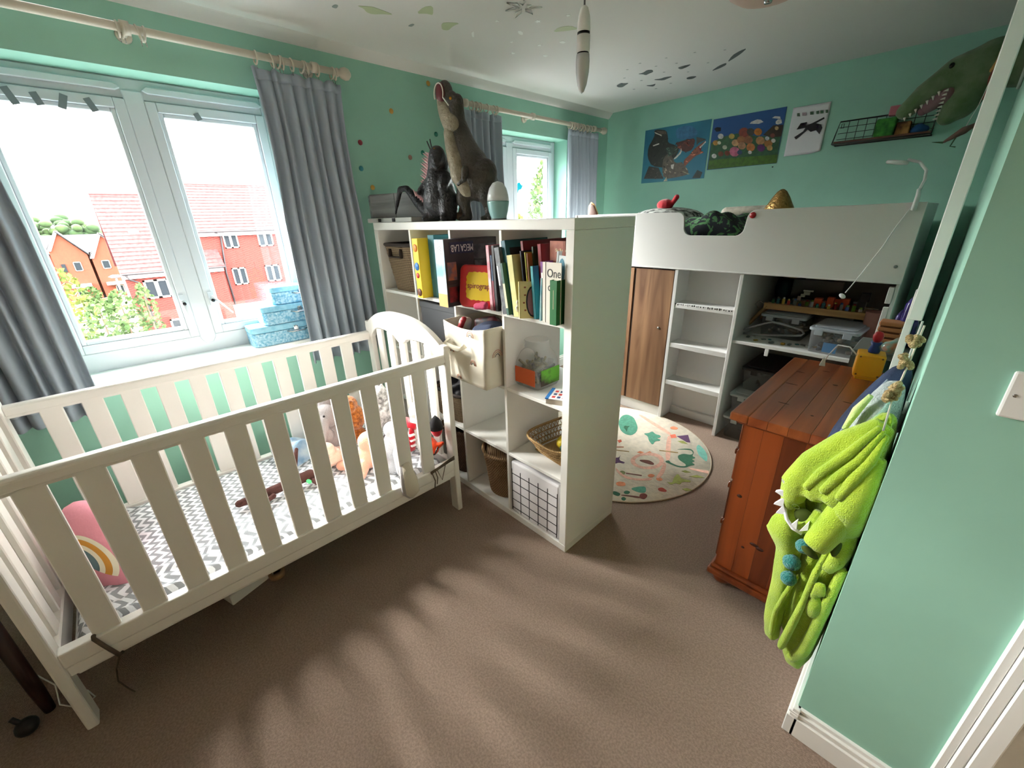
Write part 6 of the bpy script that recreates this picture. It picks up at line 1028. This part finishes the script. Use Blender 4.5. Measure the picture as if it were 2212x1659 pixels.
# belt ties and hems
part('belt_tie',MB().tube(wl([(.885,-.01,.63),(.875,-.02,.55),(.87,-.025,.44),(.862,-.025,.34),(.853,-.02,.235)]),[.014,.016,.016,.019,.02],10,squash=.6)); part('belt_tie',MB().tube(wl([(.84,-.0,.50),(.825,-.01,.42),(.815,-.01,.34),(.82,-.01,.25)]),[.011,.013,.014,.014],10,squash=.6))
part('front_edge',MB().tube(wl([(.925,-.015,.6),(.918,-.02,.48),(.912,-.02,.36),(.905,-.015,.26),(.88,-.01,.195)]),[.013,.015,.016,.018,.014],10)); part('pocket',MB().ell(tuple(wl([(.895,-.02,.44)])[0]),(.022,.02,.045)).tube(wl([(.882,-.03,.475),(.888,-.03,.53),(.9,-.03,.53),(.905,-.03,.49)]),.008,8))
part('skirt',loft(L_([(.165,.87,.915,.02,.03),(.20,.85,.925,.03,.045),(.30,.85,.93,.03,.05),(.45,.86,.93,.03,.05),(.6,.88,.93,.04,.04)]),30,.09,5,.2,.2))
for a,b,r_ in ((.833,.608,.020),(.818,.54,.023),(.822,.482,.021)): MB().ell(tuple(wl([(a,-.012,b)])[0]),r_).build('pompom',mat('teal_plush',(30,130,125),1,bump=1,bscale=220,sheen=.4),rb)
part('fabric_spine_tail',MB().tube(wl([(.86,-.005,.86),(.845,-.012,.82)]),[.004,.003],6),mat('teal_seam',(95,150,60),.9),.002) if 0 else MB().tube(wl([(.862,-.022,.88),(.848,-.022,.85),(.838,-.022,.825)]),[.003,.007,.003],6).build('green_fin',mat('green_fin_cloth',(80,140,60),.9),rb)
# denim jacket behind, grey fleece between
DEN=mat('denim_cloth',(34,52,82),.9,c2=(20,32,58),nscale=8,bump=.35,bscale=260); t=thing('denim_jacket','dark blue denim jacket hanging on the wall behind the green gown','jacket',(.93,.22,1.0))
loft([(z-1.0,(xl+xr)/2-.93,0,(xr-xl)/2,b) for z,xl,xr,b in ((.56,.80,.90,.05),(.66,.775,.915,.06),(.72,.765,.92,.07),(.80,.79,.925,.07),(.87,.795,.925,.065),(.95,.82,.925,.06),(1.03,.852,.925,.045),(1.07,.872,.92,.03),(1.09,.885,.915,.015))],36,.06,5,0,.1).build('jacket_body',DEN,t,sub=1)
MB().tube([(x-.93,-.06+.04*(z-.7),z-1.0) for x,z in ((.772,.70),(.79,.78),(.81,.85),(.83,.92),(.855,1.0),(.88,1.06))],.0025,5).build('white_seam',mat('pale_thread',(150,165,180),.9),t)
MB().tube([(x-.93,-.04,z-1.0) for x,z in ((.78,.80),(.765,.765),(.755,.72),(.765,.69))],[.014,.018,.016,.008],8).build('cuff',mat('faded_denim',(90,125,165),.9,bump=.3,bscale=260),t); MB().ell((-.152,-.062,-.25),(.004,.003,.004)).build('button',CHROME,t)
t=thing('grey_fleece_robe','pale grey fluffy fleece hanging between the denim jacket and the green gown','dressing gown',(.93,.15,1.0)); FL=mat('pale_grey_fleece',(185,195,195),1,c2=(160,172,175),nscale=40,bump=.9,bscale=190,sheen=.5)
loft([(z-1.0,(xl+xr)/2-.93,0,(xr-xl)/2,b) for z,xl,xr,b in ((.17,.80,.90,.04),(.30,.775,.925,.05),(.5,.80,.925,.05),(.8,.83,.925,.05),(.90,.832,.925,.055),(.97,.842,.925,.055),(1.03,.858,.922,.04),(1.07,.882,.915,.02))],32,.05,5,1,.2).build('fleece_body',FL,t,sub=1)
MB().tube([(x-.93,-.05,z-1.0) for x,z in ((.832,.93),(.845,.99),(.862,1.035))],[.006,.01,.006],8).build('lime_trim',mat('pale_lime_trim',(205,225,150),1,bump=.4,bscale=200),t)
GM=mat('gold_mesh_ribbon',(212,190,140),.5,.35,c2=(170,140,90),nscale=90,bump=1,bscale=300)
for k,(x,y,z) in enumerate(((.905,-.02,1.205),(.903,-.02,1.165),(.900,-.03,1.105),(.897,-.03,1.08))):
    t=thing('gold_bow',['topmost gold ribbon bow on the string by the wall edge','second gold ribbon bow on the string by the wall edge','third gold ribbon bow on the string, just above the grey fleece','lowest gold ribbon bow on the string above the green gown'][k],'bow',(x,y,z),0,'gold bows on a string')
    rnd=random.Random(k); mb=MB()
    for q in range(9): a_=(rnd.uniform(-.009,.009),rnd.uniform(-.006,.006),rnd.uniform(-.014,.014)); mb.ell(a_,(rnd.uniform(.006,.011),rnd.uniform(.006,.01),rnd.uniform(.004,.008)),8,5,T=R(x=rnd.uniform(-1,1),y=rnd.uniform(-1.4,1.4)))
    mb.build('loops',GM,t); MB().tube([(-.008,0,0),(-.004,-.009,0),(.004,-.009,0),(.008,0,0)],.0035,6).build('knot',GM,t)
o=MB().tube([(.911,.0,1.24),(.908,-.02,1.16),(.903,-.025,1.08),(.906,-.02,1.0)],.0022,6).build('white_string',mat('white_string',(215,210,195),.8),None); tag(o,'thin white string carrying the gold bows beside the wall edge','string')
t=thing('clear_hanger','clear plastic hanger strap under the gold bows','coat hanger',(.905,.06,1.02)); MB().tube([(.0,0,.05),(-.01,0,.0),(-.035,0,-.06),(-.045,0,-.075),(.0,0,-.08),(.012,0,-.02)],.005,6).build('strap',clear('clear_green_plastic',(170,220,205),.35,.1,.9),t)
# ---------------- outdoors ----------------
GRA=mat('lawn',(82,94,38),1,c2=(60,78,28),nscale=.6); ROAD=mat('asphalt',(88,88,92),.95); BRK=weave('red_brick',(122,42,32),(74,24,19),(16,1,46),.3,rot=0); BRO=mat('orange_brick_wall',(118,56,38),.9,noise=.12,nscale=9)
RT_=mat('red_roof_tile',(78,32,33),.8,c2=(104,50,50),nscale=6); RTG=mat('grey_roof_tile',(26,26,31),.9,noise=.1,nscale=4); WHO=mat('white_window_frame',(175,175,172),.5); DGL=mat('dark_window_glass',(34,40,46),.5,spec=.1); GUT=mat('dark_gutter',(50,45,48),.5)
tag(box(-260,-3,-160,160,-6.6,-6.3).build('ground',ROAD,None),'pale grey road and pavement seen below the big window','ground')['kind']='structure'
tag(box(-69,-52,-30,7.5,-6.3,-6.2).build('lawn',GRA,None),'strip of yellow green grass before the orange houses','grass',kind='stuff')
tag(box(-69.4,-69,-30,7.5,-6.3,-6.22).build('footpath',mat('pale_path',(190,190,185),.95),None),'pale footpath between the grass and the orange houses','path')
def win(par,xf,y0,y1,z0,z1,panes=2,m=WHO,nm='window'):
    cy,cz_=(y0+y1)/2,(z0+z1)/2; f=MB(); w=(y1-y0); fw=w*.09
    f.box(xf,xf+.08,y0,y0+fw,z0,z1).box(xf,xf+.08,y1-fw,y1,z0,z1).box(xf,xf+.08,y0,y1,z0,z0+fw).box(xf,xf+.08,y0,y1,z1-fw,z1)
    if panes==2: f.box(xf,xf+.08,cy-fw*.9,cy+fw*.9,z0,z1)
    o=f.build(nm,m,par); box(xf-.01,xf+.03,y0+fw*.5,y1-fw*.5,z0+fw*.5,z1-fw*.5).build('pane',DGL,o); return o
def house(name,label,xf,y0,y1,ze,zr,depth,wallm,roofm,tile=.16):
    t=thing(name,label,'house',(0,0,0)); xr=xf-depth/2
    MB().prism([(xf,-6.3),(xf,ze),(xr,zr),(xf-depth,ze),(xf-depth,-6.3)],y0,y1,'y').build('wall',wallm,t)
    mb=MB(); n=int(((zr-ze)**2+(depth/2)**2)**.5/.30)
    for i in range(n):
        u0,u1=i/n,(i+1)/n; a=(xf+.28+(xr-xf-.28)*u0,ze-.12+(zr+.12-ze+.12)*u0); b=(xf+.28+(xr-xf-.28)*u1,ze-.12+(zr+.24-ze)*u1)
        mb.prism([(a[0],a[1]),(b[0],b[1]-.05),(b[0],b[1]-.12),(a[0],a[1]-.1)],y0-.12,y1+.12,'y')
    r=mb.build('roof',roofm,t); r['kind']='stuff'
    MB().prism([(xr,zr+.2),(xf-depth-.28,ze-.12),(xf-depth-.28,ze-.25),(xr,zr+.05)],y0-.12,y1+.12,'y').build('rear_roof',roofm,t)
    MB().tube([(xr,y0-.15,zr+.12),(xr,y1+.15,zr+.12)],.12,8).build('ridge',mat('ridge_tile',(170,90,90),.8),t)
    MB().tube([(xf+.33,y0-.12,ze-.22),(xf+.33,y1+.12,ze-.22)],.07,6).build('gutter',GUT,t); box(xf,xf+.26,y0,y1,ze-.5,ze-.26).build('fascia',WHO,t)
    return t
A=house('brick_house','nearer red brick house with a skylight in its pink tiled roof',-33.2,-.55,4.5,-.83,3.5,8.4,BRK,RT_)
win(A,-33.2,.20,1.42,-2.62,-1.49); win(A,-33.2,.85,2.0,-5.0,-4.02)
box(-35.15,-35.0,.45,.95,.55,1.35).build('skylight',WHO,A).rotation_euler=(0,0,0)
MB().tube([(-32.9,-.45,-1.1),(-33.0,-.35,-1.35),(-33.1,.05,-1.6),(-33.12,.1,-3.0),(-33.12,.1,-6)],.06,6).build('downpipe',GUT,A)
MB().prism([(-.55-.12,-1.0),(-.55,-1.0),(-.55,3.45),(-.55-.12,3.45)],-37.5,-33,'x') if 0 else None
Bh=house('brick_house','taller red brick house with a wide pink roof, behind the right pane',-33.9,3.85,13,1.36,4.25,8.4,BRK,RT_)
for a,b in ((5.1,5.95),(7.2,8.15),(9.6,10.5)):
    win(Bh,-33.9,a,b,.05,1.17); win(Bh,-33.9,a,b,-2.42,-1.27)
MB().tube([(-33.6,4.7,1.1),(-33.8,5.0,.9),(-33.85,4.75,-1.5),(-33.85,4.8,-6)],.06,6).build('downpipe',GUT,Bh)
box(-33.9,-33.7,4.5,9.5,-4.6,-3.75).build('garage_lintel',WHO,Bh); win(Bh,-33.85,5.3,6.0,-6,-3.9,1); win(Bh,-33.85,6.3,7.2,-6,-3.9,1)
def gable(label,y0,y1,ya,ze0,ze1,za,xf):
    t=thing('orange_house',label,'house',(0,0,0),0,'orange gabled houses across the grass'); MB().prism([(y0,-6.3),(y0,ze0),(ya,za),(y1,ze1),(y1,-6.3)],xf-4,xf,'x').build('wall',BRO,t)
    MB().prism([(y0-.15,ze0-.05),(ya-.05,za+.18),(ya+.25,za+.18),(y0+.2,ze0-.05)],xf-.1,xf+.25,'x').build('white_bargeboard',WHO,t); MB().prism([(ya,za+.05),(ya,za+.22),(y1+.15,ze1+.1),(y1+.15,ze1-.05)],xf-4,xf+.3,'x').build('right_roof',RTG,t); MB().prism([(ya,za+.05),(ya,za+.22),(y0-.15,ze0+.1),(y0-.15,ze0-.05)],xf-4,xf-.1,'x').build('left_roof',RTG,t)
    return t
g1=gable('orange gabled house at the far left of the view, with a small dark window',-5.25,-2.3,-4.16,-.61,-1.19,1.26,-69.5); win(g1,-69.5,-3.75,-3.1,-2.95,-1.95,1); box(-69.5,-69.4,-4.75,-4.4,-3.0,-2.1).build('louvre_vent',DGL,g1); box(-69.5,-68.6,-4.6,-2.9,-4.75,-4.4).build('porch_roof',WHO,g1); win(g1,-69.45,-4.3,-3.6,-6.2,-4.9,1,nm='door')
g2=gable('orange gabled house partly hidden behind the red brick house',-2.05,.9,-.69,-1.61,-.9,.93,-69.5); win(g2,-69.5,-1.35,-.65,-2.9,-1.95,1); box(-69.5,-68.6,-1.6,.3,-4.75,-4.45).build('porch_roof',WHO,g2); win(g2,-69.45,-.9,-.2,-6,-4.9,1,nm='door')
t=thing('grey_roofed_terrace','grey slate roofed terrace behind the orange houses','house',(0,0,0)); MB().prism([(-74,-6.3),(-74,-1),(-78,.8),(-82,-1),(-82,-6.3)],-14,2,'y').build('wall',BRO,t); MB().prism([(-73.6,-1.1),(-78,.95),(-82,-.9),(-78,.8),(-73.6,-1.25)],-14,2,'y').build('roof',RTG,t)
LEAF=mat('leaf_green',(48,74,32),.9,c2=(76,98,50),nscale=2); LEAFY=mat('leaf_yellow',(108,114,42),.9,c2=(66,90,32),nscale=2)
def tree(name,label,loc,h,rx,rz,m,n=420,ls=.16,seed=1,trunk=.06,grp='trees outside'):
    t=thing(name,label,'tree',loc,0,grp); rnd=random.Random(seed); mb=MB()
    for k in range(n):
        a=rnd.uniform(0,6.283); zz=rnd.uniform(-1,1); q=(1-zz*zz)**.5*rnd.uniform(.35,1)**.5; c=Vector((rx*q*math.cos(a),rx*q*math.sin(a),h-rz+rz*zz))
        u=Vector((rnd.uniform(-1,1),rnd.uniform(-1,1),rnd.uniform(-1,1))).normalized()*ls; w=u.cross(Vector((rnd.uniform(-1,1),rnd.uniform(-1,1),.3))).normalized()*ls*.6
        mb.add([c-u,c+w,c+u,c-w],[(0,1,2,3)])
    o=mb.build('foliage',m,t); o['kind']='stuff'
    MB().tube([(0,0,0),(0.02*h,0,h*.5),(0,0,h*.9)],[trunk,trunk*.7,trunk*.3],6).build('trunk',mat('bark',(90,75,60),.9),t)
    return t
tree('young_tree','leafy young tree leftmost of the three before the brick house',(-24,-1.9,-6.3),4.9,.75,1.3,LEAF,380,.13,1); tree('young_tree','leafy young tree in the middle of the three before the brick house',(-24,-1.15,-6.3),5.3,.7,1.8,LEAF,420,.13,2); tree('young_tree','slim leafy tree rightmost of the three before the brick house',(-24,-.3,-6.3),5.45,.4,1.5,LEAF,280,.12,3)
tree('yellow_tree','yellow green feathery tree beside the curtain edge outside',(-30,-3.2,-6.3),6.1,1.1,2.2,LEAFY,520,.17,4); tree('round_shrub','round green shrub by the porch of the orange house',(-67,-3.2,-6.2),1.6,.9,.8,LEAF,200,.22,5)
tree('garden_tree','tall bright green tree beyond the small window',(-9.5,10.9,-6.3),9.9,.9,3.0,LEAF,2200,.11,6,.08); tree('garden_tree','lower pale green tree beyond the small window',(-10.5,10.1,-6.3),7.9,.7,1.6,LEAFY,900,.1,7,.06)
t=thing('garden_house','small red brick house corner beyond the small window','house',(0,0,0)); MB().prism([(-13.5,-6.3),(-13.5,1.6),(-14.5,2.6),(-15.5,1.6),(-15.5,-6.3)],12.2,12.9,'y').build('wall',BRK,t); MB().prism([(-13.3,1.5),(-14.5,2.75),(-15.7,1.5),(-14.5,2.6)],12.1,13,'y').build('roof',RT_,t)
t=thing('wooded_hill','green wooded hillside on the far left horizon','hill',(-165,0,-6)); rnd=random.Random(8); mb=MB()
for k in range(420):
    y=rnd.uniform(-28,12); h_=(10.6 if y<-6 else 10.6-(y+6)*.55)+rnd.uniform(-.7,.5); mb.ell((rnd.uniform(-6,6),y,h_*rnd.uniform(.25,1)),(1.5,rnd.uniform(.9,1.7),rnd.uniform(.8,1.3)),8,6)
o=mb.build('tree_canopy',mat('hill_green',(38,60,34),1,c2=(58,78,42),nscale=.25,bump=1,bscale=1.5),t); o['kind']='stuff'
t=thing('street_lamp','slim street lamp with round flat head before the lawn','street lamp',(-25,-.97,-6.3)); MB().tube([(0,0,0),(0,0,5.7)],.035,8).build('lamp_post',mat('galvanised',(185,188,190),.5),t); MB().lathe([(.0,5.72),(.16,5.74),(.24,5.80),(.12,5.86),(0,5.87)],18).build('lamp_head',mat('lamp_head_grey',(110,100,105),.5),t)
